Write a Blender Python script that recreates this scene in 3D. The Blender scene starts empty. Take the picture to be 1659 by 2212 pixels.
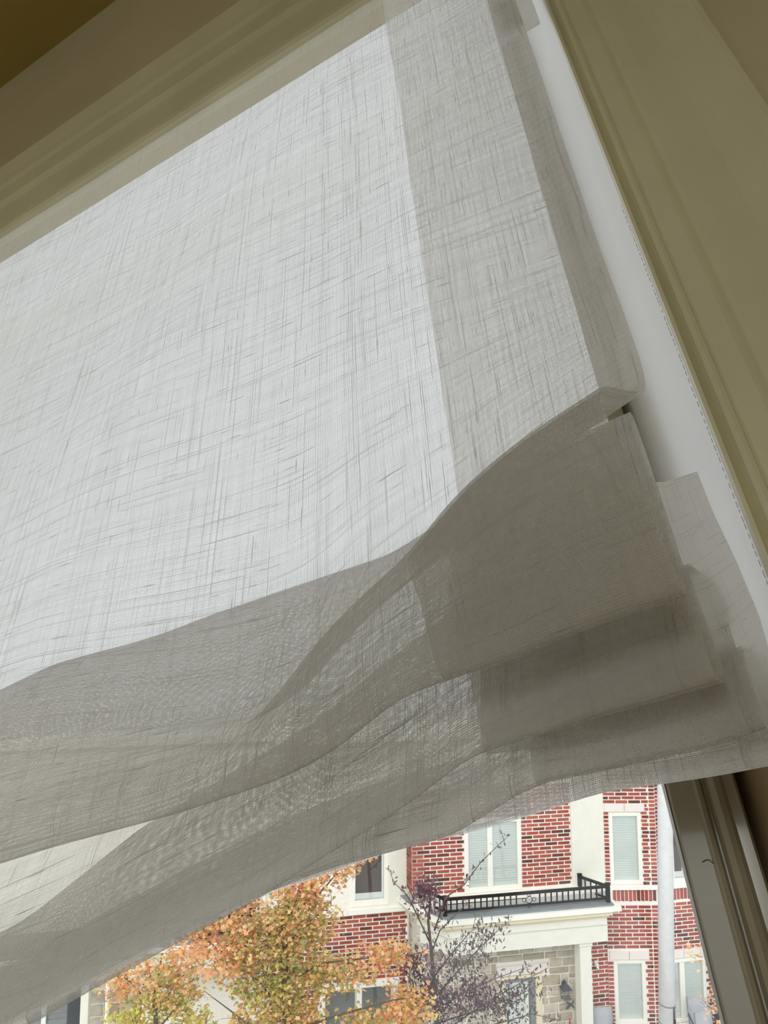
import bpy, bmesh, math, random
import numpy as np
from mathutils import Matrix, Vector

random.seed(7); np.random.seed(7)
S = bpy.context.scene
COL = S.collection

# ------------------------------------------------------------------ camera
W, H, F = 1659, 2212, 1500.0
CX, CY = W / 2, H / 2
CAMZ = 9.75                                   # top-floor room, above the street
PITCH = 0.11
cp, sp = math.cos(PITCH), math.sin(PITCH)
CRT, CUP, CFW = np.array([1., 0, 0]), np.array([0, -sp, cp]), np.array([0, cp, sp])
CPOS = np.array([0, 0, CAMZ])
cam = bpy.data.cameras.new('camera')
cam.sensor_fit = 'VERTICAL'; cam.sensor_height = 24.0
cam.lens = F * 24.0 / H
cam.clip_start = 0.01; cam.clip_end = 500
camo = bpy.data.objects.new('camera', cam); COL.objects.link(camo)
camo.matrix_world = Matrix(((CRT[0], CUP[0], -CFW[0], 0), (CRT[1], CUP[1], -CFW[1], 0), (CRT[2], CUP[2], -CFW[2], CAMZ), (0, 0, 0, 1)))
S.camera = camo

# ------------------------------------------------------------------ world, exposure
wd = bpy.data.worlds.new('overcast_sky'); S.world = wd; wd.use_nodes = True
bg = wd.node_tree.nodes['Background']
bg.inputs[0].default_value = (0.91, 0.955, 1.0, 1); bg.inputs[1].default_value = 1.08
S.view_settings.view_transform = 'Standard'; S.view_settings.look = 'None'
S.view_settings.gamma = 1.0; S.view_settings.use_curve_mapping = False
S.view_settings.exposure = 0.0
S.cycles.max_bounces = 10; S.cycles.diffuse_bounces = 5; S.cycles.transmission_bounces = 8
S.cycles.transparent_max_bounces = 18; S.cycles.sample_clamp_indirect = 6.0
S.cycles.caustics_reflective = False; S.cycles.caustics_refractive = False

# veiled sun high behind this building, falling softly on the house fronts across the street
sun = bpy.data.lights.new('veiled_sun', 'SUN'); sun.energy = 2.0; sun.angle = math.radians(35); sun.color = (1.0, .985, .97)
suno = bpy.data.objects.new('veiled_sun', sun); COL.objects.link(suno)
suno.rotation_euler = Vector((.22, .72, -.66)).to_track_quat('-Z', 'Y').to_euler()

# ------------------------------------------------------------------ frames
# the room's own axes (x along the window to the right, y outwards, z up), seen from the camera
def camdir(v):
    v = np.array(v, float); v /= np.linalg.norm(v)
    return v[0] * CRT - v[1] * CUP + v[2] * CFW
RU = camdir((-0.04355772, -0.83616241, 0.54674962))
RX = camdir((0.8824686, -0.28875882, -0.37130516))
RN = camdir((0.46835019, 0.46631616, 0.75046475))
MI = Matrix(((RX[0], RN[0], RU[0], 0), (RX[1], RN[1], RU[1], 0), (RX[2], RN[2], RU[2], CAMZ), (0, 0, 0, 1)))
def wray(px, py):
    return (px - CX) / F * CRT - (py - CY) / F * CUP + CFW
def room_pt(px, py, y):                       # measured point of the photo at distance y in front of the window plane
    r = wray(px, py); v = np.array([r @ RX, r @ RN, r @ RU]); return v * (y / v[1])
class Face:                                   # a facade plane: s along it, z up, o out towards the street
    def __init__(self, px, py, depth, yaw):
        self.O = CPOS + wray(px, py) * depth; self.yaw = yaw
        self.S = np.array([math.cos(yaw), math.sin(yaw), 0]); self.N = np.array([math.sin(yaw), -math.cos(yaw), 0])
        self.O[2] = 0
    def sz(self, px, py, o=0.0):
        r = wray(px, py); q = self.O + self.N * o
        t = ((q - CPOS) @ self.N) / (r @ self.N); p = CPOS + r * t
        return float((p - self.O) @ self.S), float(p[2])
    def w(self, s, z, o=0.0):
        return self.O + self.S * s + self.N * o + np.array([0, 0, z])
    def mat(self, s=0, z=0, o=0):             # local x = s, local y = inwards, local z = up
        p = self.w(s, z, o)
        return Matrix(((self.S[0], -self.N[0], 0, p[0]), (self.S[1], -self.N[1], 0, p[1]), (0, 0, 1, p[2]), (0, 0, 0, 1)))
def project(p):
    v = np.array(p) - CPOS; d = v @ CFW
    return CX + F * (v @ CRT) / d, CY - F * (v @ CUP) / d, d
HEMX = [0, 70, 400, 581, 700, 850, 962, 1063, 1168, 1250, 1320, 1421, 1586, 1659]
HEMY = [2250, 2212, 2024, 1930, 1890, 1833, 1808, 1783, 1752, 1724, 1704, 1692, 1667, 1650]
def shows(p, m=4):
    x, y, d = project(p)
    if not (-m < x < W + m and y < H + m): return False
    return y > np.interp(x, HEMX, HEMY) - m and x < 1425 + (y - 1690) * .252 + m

# ------------------------------------------------------------------ materials
def new_mat(name):
    m = bpy.data.materials.new(name); m.use_nodes = True
    nt = m.node_tree; nt.nodes.clear()
    out = nt.nodes.new('ShaderNodeOutputMaterial')
    return m, nt, out
def lnk(nt, a, b): nt.links.new(a, b)
def val(nt, sock, v):
    if hasattr(v, 'is_output'): nt.links.new(v, sock)
    else: sock.default_value = v
def M_(nt, op, a, b=None, c=None):
    n = nt.nodes.new('ShaderNodeMath'); n.operation = op
    val(nt, n.inputs[0], a)
    if b is not None: val(nt, n.inputs[1], b)
    if c is not None: val(nt, n.inputs[2], c)
    return n.outputs[0]
def sstep(nt, x, e0, e1):
    n = nt.nodes.new('ShaderNodeMapRange'); n.interpolation_type = 'SMOOTHSTEP'
    val(nt, n.inputs[0], x); val(nt, n.inputs[1], e0); val(nt, n.inputs[2], e1)
    n.inputs[3].default_value = 0; n.inputs[4].default_value = 1
    return n.outputs[0]
def noise(nt, vec, scale, detail=3, rough=.5):
    n = nt.nodes.new('ShaderNodeTexNoise'); n.inputs['Scale'].default_value = scale
    n.inputs['Detail'].default_value = detail; n.inputs['Roughness'].default_value = rough
    if vec is not None: nt.links.new(vec, n.inputs['Vector'])
    return n.outputs['Fac']
def ramp(nt, fac, stops, interp='LINEAR'):
    n = nt.nodes.new('ShaderNodeValToRGB'); cr = n.color_ramp; cr.interpolation = interp
    while len(cr.elements) < len(stops): cr.elements.new(0.5)
    for e, (p, c) in zip(cr.elements, stops): e.position = p; e.color = (*c, 1)
    nt.links.new(fac, n.inputs[0]); return n.outputs[0]
def srgb(r, g, b):
    f = lambda v: ((v / 255 + .055) / 1.055) ** 2.4 if v > 10 else v / 255 / 12.92
    return (f(r), f(g), f(b))
def paint(name, col, rough=.5, var=.08, scale=6., bump=.0, bscale=200., spec=.5):
    m, nt, out = new_mat(name)
    b = nt.nodes.new('ShaderNodeBsdfPrincipled'); b.inputs['Roughness'].default_value = rough
    b.inputs['Specular IOR Level'].default_value = spec
    tc = nt.nodes.new('ShaderNodeTexCoord')
    f = noise(nt, tc.outputs['Object'], scale, 4)
    c0 = tuple(max(0, x * (1 - var)) for x in col); c1 = tuple(min(1, x * (1 + var)) for x in col)
    lnk(nt, ramp(nt, f, [(.3, c0), (.7, c1)]), b.inputs['Base Color'])
    if bump:
        bn = nt.nodes.new('ShaderNodeBump'); bn.inputs['Strength'].default_value = bump; bn.inputs['Distance'].default_value = .002
        lnk(nt, noise(nt, tc.outputs['Object'], bscale, 3), bn.inputs['Height']); lnk(nt, bn.outputs[0], b.inputs['Normal'])
    lnk(nt, b.outputs[0], out.inputs[0]); return m
def varied(name, stops, rough=.85, island=False, bump=.4, bscale=60., trans=0.0):
    # colour differs from piece to piece
    m, nt, out = new_mat(name)
    if island: r = nt.nodes.new('ShaderNodeNewGeometry').outputs['Random Per Island']
    else: r = nt.nodes.new('ShaderNodeObjectInfo').outputs['Random']
    col = ramp(nt, r, stops)
    tc = nt.nodes.new('ShaderNodeTexCoord'); geo = nt.nodes.new('ShaderNodeNewGeometry')
    f = noise(nt, geo.outputs['Position'], bscale * .4, 4)
    mx = nt.nodes.new('ShaderNodeMix'); mx.data_type = 'RGBA'; mx.blend_type = 'MULTIPLY'; mx.inputs[0].default_value = 1
    lnk(nt, col, mx.inputs[6]); lnk(nt, ramp(nt, f, [(.25, (.8, .8, .8)), (.75, (1.1, 1.1, 1.1))]), mx.inputs[7])
    b = nt.nodes.new('ShaderNodeBsdfPrincipled'); b.inputs['Roughness'].default_value = rough
    b.inputs['Specular IOR Level'].default_value = .25
    lnk(nt, mx.outputs[2], b.inputs['Base Color'])
    if bump:
        bn = nt.nodes.new('ShaderNodeBump'); bn.inputs['Strength'].default_value = bump; bn.inputs['Distance'].default_value = .006
        lnk(nt, noise(nt, geo.outputs['Position'], bscale, 3), bn.inputs['Height']); lnk(nt, bn.outputs[0], b.inputs['Normal'])
    sh = b.outputs[0]
    if trans:
        t = nt.nodes.new('ShaderNodeBsdfTranslucent'); lnk(nt, mx.outputs[2], t.inputs[0])
        ms = nt.nodes.new('ShaderNodeMixShader'); ms.inputs[0].default_value = trans
        lnk(nt, sh, ms.inputs[1]); lnk(nt, t.outputs[0], ms.inputs[2]); sh = ms.outputs[0]
    lnk(nt, sh, out.inputs[0]); return m
def glass(name, tint=(.97, .985, .98), refl=.08):
    m, nt, out = new_mat(name)
    t = nt.nodes.new('ShaderNodeBsdfTransparent'); t.inputs[0].default_value = (*tint, 1)
    g = nt.nodes.new('ShaderNodeBsdfGlossy'); g.inputs['Roughness'].default_value = .02
    lw = nt.nodes.new('ShaderNodeLayerWeight'); lw.inputs[0].default_value = .5
    mx = nt.nodes.new('ShaderNodeMixShader')
    lnk(nt, M_(nt, 'MULTIPLY_ADD', M_(nt, 'POWER', lw.outputs['Facing'], 5.0), 1 - refl, refl), mx.inputs[0])
    lnk(nt, t.outputs[0], mx.inputs[1]); lnk(nt, g.outputs[0], mx.inputs[2]); lnk(nt, mx.outputs[0], out.inputs[0])
    return m

def linen(name, pitch=.00078, thin=.155, tcol=(.68, .665, .63), dcol=(.80, .775, .72), fuzz=.08, tmix=.58):
    """open plain weave: warp and weft threads of uneven thickness, slubs, light showing between them"""
    m, nt, out = new_mat(name)
    uv = nt.nodes.new('ShaderNodeUVMap'); uv.uv_map = 'weave'
    sx = nt.nodes.new('ShaderNodeSeparateXYZ'); lnk(nt, uv.outputs[0], sx.inputs[0])
    U, V = sx.outputs[0], sx.outputs[1]
    wob = M_(nt, 'MULTIPLY', M_(nt, 'SUBTRACT', noise(nt, uv.outputs[0], 90, 3), .5), .9)
    wob2 = M_(nt, 'MULTIPLY', M_(nt, 'SUBTRACT', noise(nt, uv.outputs[0], 73, 3), .5), .9)
    def threads(A, B, w, seed, slub_len, slub_w):
        a = M_(nt, 'ADD', M_(nt, 'DIVIDE', A, pitch), w)
        i = M_(nt, 'FLOOR', a)
        d = M_(nt, 'ABSOLUTE', M_(nt, 'SUBTRACT', M_(nt, 'SUBTRACT', a, i), .5))
        wn = nt.nodes.new('ShaderNodeTexWhiteNoise'); wn.noise_dimensions = '2D'
        cb = nt.nodes.new('ShaderNodeCombineXYZ'); lnk(nt, i, cb.inputs[0]); cb.inputs[1].default_value = seed
        lnk(nt, cb.outputs[0], wn.inputs[0])
        r = wn.outputs[0]
        cb2 = nt.nodes.new('ShaderNodeCombineXYZ')
        lnk(nt, M_(nt, 'MULTIPLY', i, 3.71), cb2.inputs[0]); lnk(nt, M_(nt, 'MULTIPLY', B, slub_len), cb2.inputs[1]); cb2.inputs[2].default_value = seed
        n1 = noise(nt, cb2.outputs[0], 1.0, 2)
        slub = sstep(nt, n1, .66, .76)
        cb3 = nt.nodes.new('ShaderNodeCombineXYZ')
        lnk(nt, M_(nt, 'MULTIPLY', i, 5.3), cb3.inputs[0]); lnk(nt, M_(nt, 'MULTIPLY', B, 14.0), cb3.inputs[1]); cb3.inputs[2].default_value = seed + 5
        thick = M_(nt, 'MULTIPLY', M_(nt, 'POWER', r, 3.2), sstep(nt, noise(nt, cb3.outputs[0], 1.0, 1), .46, .62))                 # now and then a thicker yarn
        hw = M_(nt, 'ADD', M_(nt, 'MULTIPLY_ADD', r, .07, thin - .035), M_(nt, 'ADD', M_(nt, 'MULTIPLY', slub, slub_w), M_(nt, 'MULTIPLY', thick, .15)))
        hw = M_(nt, 'MULTIPLY_ADD', M_(nt, 'SUBTRACT', n1, .5), .16, hw)
        cov = M_(nt, 'SUBTRACT', 1.0, sstep(nt, M_(nt, 'SUBTRACT', d, hw), -.05, .05))
        return cov, M_(nt, 'MAXIMUM', slub, M_(nt, 'MULTIPLY', thick, .8))
    cu, su = threads(U, V, wob, 3.1, 26., .20)
    cv, sv = threads(V, U, wob2, 11.7, 22., .24)
    cov = M_(nt, 'MAXIMUM', cu, cv)
    cross = M_(nt, 'MULTIPLY', cu, cv)
    dens = M_(nt, 'MAXIMUM', M_(nt, 'MULTIPLY', su, cu), M_(nt, 'MULTIPLY', sv, cv))
    dens = M_(nt, 'MAXIMUM', dens, M_(nt, 'MULTIPLY', cross, .3))
    alpha = M_(nt, 'MULTIPLY_ADD', cov, .93 - fuzz, fuzz)
    d = nt.nodes.new('ShaderNodeBsdfDiffuse'); d.inputs[0].default_value = (*dcol, 1)
    t = nt.nodes.new('ShaderNodeBsdfTranslucent')
    lnk(nt, ramp(nt, dens, [(0, tcol), (1, tuple(c * .45 for c in tcol))]), t.inputs[0])
    ms = nt.nodes.new('ShaderNodeMixShader'); ms.inputs[0].default_value = tmix
    lnk(nt, d.outputs[0], ms.inputs[1]); lnk(nt, t.outputs[0], ms.inputs[2])
    tr = nt.nodes.new('ShaderNodeBsdfTransparent')
    mx = nt.nodes.new('ShaderNodeMixShader'); lnk(nt, alpha, mx.inputs[0])
    lnk(nt, tr.outputs[0], mx.inputs[1]); lnk(nt, ms.outputs[0], mx.inputs[2])
    lnk(nt, mx.outputs[0], out.inputs[0]); return m

MAT = {}
MAT['linen'] = linen('off_white_linen')
MAT['linen_back'] = linen('off_white_linen_turned_under', pitch=.00086, thin=.10, tcol=(.95, .94, .92), fuzz=.42, tmix=.8)
MAT['linen_film'] = linen('off_white_hem_cloth', pitch=.0009, thin=.16, tcol=(.95, .94, .93), fuzz=.4, tmix=.85)
MAT['lining'] = linen('white_lining_cloth', pitch=.0005, thin=.36, tcol=(.86, .85, .82), dcol=(.85, .84, .80), fuzz=.5)
MAT['jamb_paint'] = paint('white_gloss_paint', (.93, .93, .92), .22, .01, 5, 0, 200, 1.0)
MAT['casing'] = paint('olive_beige_gloss_paint', (.75, .71, .48), .28, .05, 9, .05, 90)
MAT['white_paint'] = paint('white_satin_paint', (.92, .92, .905), .4, .02, 5)
MAT['frame_paint'] = paint('taupe_gloss_paint', (.33, .295, .20), .12, .05, 9, .0, 120, 1.0)
MAT['jamb_shade'] = paint('reveal_shade_brown', (.40, .285, .17), .6, .1, 7)  # shade of the lower white jamb, put into its colour
MAT['wall_paint'] = paint('tan_wall_paint', (.66, .58, .36), .8, .06, 4, .1, 300)
MAT['ceiling_paint'] = paint('ochre_ceiling_paint', srgb(170, 150, 84), .9, .06, 4)
MAT['room_paint'] = paint('warm_room_paint', (.86, .80, .62), .8, .04, 3)
MAT['wood_floor'] = paint('oak_floor', (.5, .36, .22), .45, .2, 5)
MAT['bead'] = paint('grey_vinyl_bead', srgb(150, 158, 160), .3, .04, 8)
MAT['glass'] = glass('window_glass', (.99, .995, .99), .035)
MAT['hair'] = paint('dark_hair', (.05, .035, .025), .5)
BR = [(0, srgb(88, 62, 54)), (.14, srgb(116, 62, 54)), (.3, srgb(150, 74, 62)), (.55, srgb(172, 84, 70)), (.8, srgb(184, 98, 82)), (1, srgb(150, 84, 76))]
MAT['brick'] = varied('red_brick', BR, .9, False)
MAT['brick_mass'] = varied('red_brick_mass', BR, .9, True)
MAT['mortar'] = paint('cream_mortar', srgb(236, 232, 221), .95, .06, 20, .3, 120)
ST = [(0, srgb(160, 148, 126)), (.3, srgb(188, 179, 158)), (.55, srgb(206, 200, 184)), (.8, srgb(176, 160, 140)), (1, srgb(196, 188, 176))]
MAT['stone'] = varied('buff_limestone', ST, .95, False, .8, 25)
MAT['stucco'] = paint('cream_stucco', srgb(226, 225, 212), .9, .03, 8, .3, 150)
MAT['trim_white'] = paint('white_trim', srgb(238, 236, 226), .55, .02, 5)
MAT['trim_beige'] = paint('beige_trim', srgb(222, 212, 180), .6, .03, 5)
MAT['lintel'] = paint('pale_cast_stone', srgb(230, 222, 214), .85, .03, 10)
MAT['blind_out'] = paint('pale_slat_blind', srgb(232, 238, 234), .6, .03, 3)
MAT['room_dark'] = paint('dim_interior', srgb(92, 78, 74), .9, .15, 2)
MAT['pane_out'] = glass('house_glass', (.97, .985, .98), .06)
MAT['iron'] = paint('black_iron', (.006, .006, .007), .6, .1, 9, spec=.15)
MAT['roofing'] = paint('grey_membrane', srgb(128, 134, 136), .7, .1, 6)
MAT['pole'] = paint('pale_concrete', srgb(212, 213, 212), .9, .05, 10, .3, 90)
MAT['grey_metal'] = paint('grey_metal', srgb(130, 133, 134), .5, .06, 8)
MAT['sling'] = paint('grey_sling_fabric', srgb(168, 170, 174), .8, .05, 30, .2, 400)
MAT['slate'] = paint('dark_slate_panel', srgb(66, 70, 76), .6, .06, 5)
MAT['red_metal'] = paint('red_enamel', srgb(176, 40, 48), .4)
MAT['plate_black'] = paint('black_plate', (.02, .02, .022), .5)
MAT['plate_white'] = paint('white_lettering', (.85, .85, .85), .5)
MAT['asphalt'] = paint('asphalt', (.16, .16, .165), .95, .1, 3)
MAT['paving'] = paint('pale_concrete_paving', (.62, .61, .58), .9, .06, 3)
MAT['bark'] = paint('grey_brown_bark', srgb(104, 90, 76), .95, .2, 30, .5, 60)
MAT['twig'] = paint('dark_twig', srgb(92, 76, 74), .9, .15, 30)
MAT['lamp_glass'] = glass('lantern_glass', (.95, .93, .88), .1)

# ------------------------------------------------------------------ object helpers
def tag(o, label=None, cat=None, group=None, kind=None):
    if label: o['label'] = label
    if cat: o['category'] = cat
    if group: o['group'] = group
    if kind: o['kind'] = kind
    return o
def link(name, me, mat=None, parent=None, mw=None):
    o = bpy.data.objects.new(name, me); COL.objects.link(o)
    if mat is not None and me is not None and len(me.materials) == 0: me.materials.append(mat)
    if parent is not None: o.parent = parent
    if mw is not None:
        if parent is not None: o.matrix_local = mw
        else: o.matrix_world = mw
    return o
def mesh(name, verts, faces, smooth=False):
    me = bpy.data.meshes.new(name); me.from_pydata([tuple(v) for v in verts], [], faces); me.update()
    if smooth:
        me.polygons.foreach_set('use_smooth', [True] * len(me.polygons))
    return me
def empty(name, mw):
    o = bpy.data.objects.new(name, None); o.empty_display_size = .1; COL.objects.link(o); o.matrix_world = mw; return o
class MB:
    """collects bevelled boxes, tubes, prisms into one mesh"""
    def __init__(s): s.v = []; s.f = []
    def add(s, v, f):
        n = len(s.v); s.v += [tuple(map(float, p)) for p in v]; s.f += [tuple(i + n for i in q) for q in f]; return s
    def box(s, x0, x1, y0, y1, z0, z1, b=0.0):
        if b <= 0:
            v = [(x0, y0, z0), (x1, y0, z0), (x1, y1, z0), (x0, y1, z0), (x0, y0, z1), (x1, y0, z1), (x1, y1, z1), (x0, y1, z1)]
            return s.add(v, [(0, 3, 2, 1), (4, 5, 6, 7), (0, 1, 5, 4), (1, 2, 6, 5), (2, 3, 7, 6), (3, 0, 4, 7)])
        b = min(b, (x1 - x0) / 2.2, (y1 - y0) / 2.2, (z1 - z0) / 2.2)
        bm = bmesh.new(); bmesh.ops.create_cube(bm, size=1)
        for q in bm.verts: q.co = ((x0 + x1) / 2 + q.co.x * (x1 - x0), (y0 + y1) / 2 + q.co.y * (y1 - y0), (z0 + z1) / 2 + q.co.z * (z1 - z0))
        bmesh.ops.bevel(bm, geom=list(bm.edges), offset=b, segments=1, affect='EDGES', profile=.5)
        bm.verts.index_update()
        s.add([q.co[:] for q in bm.verts], [[q.index for q in f.verts] for f in bm.faces]); bm.free(); return s
    def tube(s, pts, rad, n=6, cap=True):
        pts = [Vector(p) for p in pts]; base = len(s.v); k = len(pts)
        if not hasattr(rad, '__len__'): rad = [rad] * k
        up = Vector((0, 0, 1))
        for i, p in enumerate(pts):
            t = (pts[min(i + 1, k - 1)] - pts[max(i - 1, 0)]).normalized()
            a = t.cross(up if abs(t.dot(up)) < .95 else Vector((1, 0, 0))).normalized(); b = t.cross(a)
            for j in range(n):
                an = 2 * math.pi * j / n; q = p + (a * math.cos(an) + b * math.sin(an)) * rad[i]; s.v.append(tuple(q))
        for i in range(k - 1):
            for j in range(n):
                s.f.append((base + i * n + j, base + i * n + (j + 1) % n, base + (i + 1) * n + (j + 1) % n, base + (i + 1) * n + j))
        if cap:
            s.f.append(tuple(base + j for j in range(n))[::-1]); s.f.append(tuple(base + (k - 1) * n + j for j in range(n)))
        return s
    def ring(s, c, R, r, n=16, m=5):          # torus lying in the local x-z plane
        base = len(s.v)
        for i in range(n):
            a = 2 * math.pi * i / n
            for j in range(m):
                b = 2 * math.pi * j / m; q = R + r * math.cos(b)
                s.v.append((c[0] + q * math.cos(a), c[1] + r * math.sin(b), c[2] + q * math.sin(a)))
        for i in range(n):
            for j in range(m):
                s.f.append((base + i * m + j, base + ((i + 1) % n) * m + j, base + ((i + 1) % n) * m + (j + 1) % m, base + i * m + (j + 1) % m))
        return s
    def build(s, name, mat, parent=None, mw=None, smooth=False):
        me = mesh(name, s.v, s.f, smooth); return link(name, me, mat, parent, mw)
def extrude_profile(prof, axis, a0, a1, closed=True, n=1):
    """prof: list of (p, q); extruded from a0 to a1. axis 'z': (p,q)->(x,y); axis 'x': (p,q)->(z,y)"""
    v, f = [], []
    k = len(prof)
    for i in range(n + 1):
        t = a0 + (a1 - a0) * i / n
        for p, q in prof: v.append((p, q, t) if axis == 'z' else (t, q, p))
    for i in range(n):
        for j in range(k if closed else k - 1):
            f.append((i * k + j, i * k + (j + 1) % k, (i + 1) * k + (j + 1) % k, (i + 1) * k + j))
    if closed: f.append(tuple(range(k))[::-1]); f.append(tuple(range(n * k, n * k + k)))
    return v, f
def T(x, y, z): return Matrix.Translation((x, y, z))

# ================================================================== THE ROOM (room axes)
D = .32                                        # front of the casings
YW = .338                                      # wall plane
XA, XC = .086 * D, .385 * D                    # inner and outer edge of the side casing
ZL1, ZL2, ZCEIL = 2.99 * D, 3.64 * D, 1.765
YF = .41                                      # window frame face
XF1, XF2 = -.113 * YF, -.031 * YF
FLOORZ, XL, XR_, YB = -1.35, -2.3, 1.2, -2.6

ZH = ZL1 + .27                                  # head of the window itself: the soffit splays up to it
def room_obj(name, mb, mat, kind='structure', smooth=False, base=(0, 0, 0)):
    o = mb.build(name, mat, None, MI, smooth)
    if kind: o['kind'] = kind
    return o
OPX0 = -1.25                                    # left end of the window opening
OPZ0 = -.55
wb = MB()
wb.box(XA + .012, XR_, YW, YW + .2, FLOORZ, ZCEIL)                    # right of the window
wb.box(XL, OPX0, YW, YW + .2, FLOORZ, ZCEIL)
wb.box(OPX0, XA + .012, YW, YW + .03, ZL1 + .03, ZCEIL)
wb.box(OPX0, XA + .012, YW, YW + .2, FLOORZ, OPZ0)
room_obj('wall_front', wb, MAT['wall_paint'])
room_obj('wall_right', MB().box(XR_, XR_ + .1, YB, YW + .2, FLOORZ, ZCEIL), MAT['room_paint'])
room_obj('wall_left', MB().box(XL - .1, XL, YB, YW + .2, FLOORZ, ZCEIL), MAT['room_paint'])
BX0, BX1, BZ0, BZ1 = -1.7, .5, -.45, 1.3        # window added in the wall behind the camera as daylight fill
bw = MB()
bw.box(XL - .1, BX0, YB - .1, YB, FLOORZ, ZCEIL); bw.box(BX1, XR_ + .1, YB - .1, YB, FLOORZ, ZCEIL)
bw.box(BX0, BX1, YB - .1, YB, FLOORZ, BZ0); bw.box(BX0, BX1, YB - .1, YB, BZ1, ZCEIL)
room_obj('wall_back', bw, MAT['room_paint'])
w2 = empty('fill_window', MI @ T(BX0, YB - .06, BZ0)); w2['kind'] = 'structure'
bw = MB(); ww, wh = BX1 - BX0, BZ1 - BZ0
bw.box(0, .05, -.02, .02, 0, wh); bw.box(ww - .05, ww, -.02, .02, 0, wh); bw.box(.05, ww - .05, -.02, .02, 0, .05); bw.box(.05, ww - .05, -.02, .02, wh - .05, wh); bw.box(ww / 2 - .025, ww / 2 + .025, -.02, .02, .05, wh - .05)
bw.build('frame', MAT['white_paint'], w2, Matrix.Identity(4))
for a_ in (.05, ww / 2 + .025): MB().box(a_, a_ + ww / 2 - .075, -.002, .002, .05, wh - .05).build('pane', MAT['glass'], w2, Matrix.Identity(4))
room_obj('floor', MB().box(XL - .1, XR_ + .1, YB - .1, YW + .2, FLOORZ - .1, FLOORZ), MAT['wood_floor'])
room_obj('ceiling', MB().box(XL - .1, XR_ + .1, YB - .1, YW + .2, ZCEIL, ZCEIL + .1), MAT['ceiling_paint'])

def cas(x):                                     # moulded side casing profile: (x, y), y smaller = nearer the room
    return x
pr = [(0, YW), (0, .322), (.0008, .3195), (.0028, .319), (.0038, .3225), (.0048, .3245), (.0062, .3215), (.0080, .3185),
      (.0105, .3175), (.0125, .3185), (.0135, .3215), (.0150, .3225), (.0265, .3225), (.0285, .3210), (.0310, .3185), (.0340, .3178),
      (.0430, .3183), (.0530, .3200), (.0620, .3212), (.0700, .3208), (.0780, .3185), (.0850, .3155), (.0905, .3140), (.0940, .3142), (.0957, .316), (.0957, YW)]
v, f = extrude_profile([(XA + p, q) for p, q in pr], 'z', OPZ0 - .12, ZL1 + .08, True, 1)
room_obj('trim_1', MB().add(v, f), MAT['casing'], smooth=False)
hp = [(0, YW), (0, .322), (.002, .318), (.010, .317), (.014, .320), (.018, .3215), (.085, .3215), (.092, .319), (.098, .3165), (.14, .3165),
      (.150, .3135), (.168, .3120), (.185, .309), (.200, .306), (.208, .308), (.208, YW)]
v, f = extrude_profile([(ZL1 + p, q) for p, q in hp], 'x', OPX0 - .1, XA + .0957, True, 1)
room_obj('trim_2', MB().add(v, f), MAT['casing'])
# the reveal: splayed white jamb, head soffit, left jamb, sill
YO = YF + .08
def jamb(z0, z1):
    return MB().add([(XA + .0005, .3258, z0), (XA + .0005, .3258, z1), (XF2, YF + .02, z1), (XF2, YF + .02, z0), (XA + .02, .3258, z0), (XA + .02, .3258, z1), (XA + .02, YF + .02, z1), (XA + .02, YF + .02, z0)],
                    [(0, 1, 2, 3), (4, 7, 6, 5), (0, 4, 5, 1), (1, 5, 6, 2), (2, 6, 7, 3), (3, 7, 4, 0)])
j3 = room_obj('trim_3', jamb(.085, ZH), MAT['jamb_paint'])
ck = MB(); rc = random.Random(3); z = .12            # broken hairline crack along the edge of the paint
sl = (XF2 - XA) / (YF + .02 - .3258)
while z < .42:
    l = rc.uniform(.001, .004); y = .3288; x = XA + .0005 + sl * (y - .3258)
    ck.box(x - .00018, x + .0001, y - .0001, y + .0001, z, z + l); z += l + rc.uniform(.0008, .003)
ck.build('paint_crack', MAT['bead'], j3, Matrix.Identity(4))['kind'] = 'stuff'
room_obj('trim_7', jamb(OPZ0, .085), MAT['jamb_shade'])  # same jamb further down, its shade painted on as brown
zz = [(.324, ZL1 + .012), (YF + .02, ZH), (YF + .02, ZH + .03), (.324, ZL1 + .04)]
v = [(OPX0, a, b) for a, b in zz] + [(XA + .001, a, b) for a, b in zz]
room_obj('trim_4', MB().add(v, [(0, 1, 2, 3), (7, 6, 5, 4), (0, 4, 5, 1), (1, 5, 6, 2), (2, 6, 7, 3), (3, 7, 4, 0)]), MAT['white_paint'])
room_obj('trim_5', MB().box(OPX0 - .02, OPX0, .324, YO, OPZ0, ZH), MAT['white_paint'])
room_obj('trim_6', MB().box(OPX0, XA, .30, YO, OPZ0 - .02, OPZ0), MAT['white_paint'])

# window: painted frame with moulded face, grey glazing bead, glass pane
win = empty('window_1', MI @ T(XF2, YF, OPZ0)); win['kind'] = 'structure'
ox, oy, oz = XF2, YF, OPZ0
fp = [(0, 0), (.0, .05), (XF1 - XF2, .05), (XF1 - XF2, .0)]
fw = XF1 - XF2                                  # negative: to the left
q1, q2 = -.075 * YF - XF2, -.055 * YF - XF2
fprof = [(0, .02), (0, .003), (-.001, .0005), (q2 + .004, 0), (q2 + .0025, -.0035), (q2, -.0055), (q2 - .003, -.0045), (q2 - .0045, -.001), (q2 - .0055, .0015),
         (q1 + .002, .0015), (q1 + .001, -.001), (q1 - .0008, -.0022), (q1 - .0022, -.001), (q1 - .003, .0), (fw + .0012, 0), (fw, .0012), (fw, .02)]
v, f = extrude_profile(fprof, 'z', 0, .085 - OPZ0, True, 1)       # the thick moulded stile of the lower light
fr = MB().add(v, f)
fr.box(-.011, 0, 0, .02, .085 - OPZ0, ZH + .03 - OPZ0)            # slim frame of the upper light
H_ = ZH + .03 - OPZ0
fr.box(OPX0 - ox, -.011, 0, .02, H_ - .035, H_)     # head member
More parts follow.
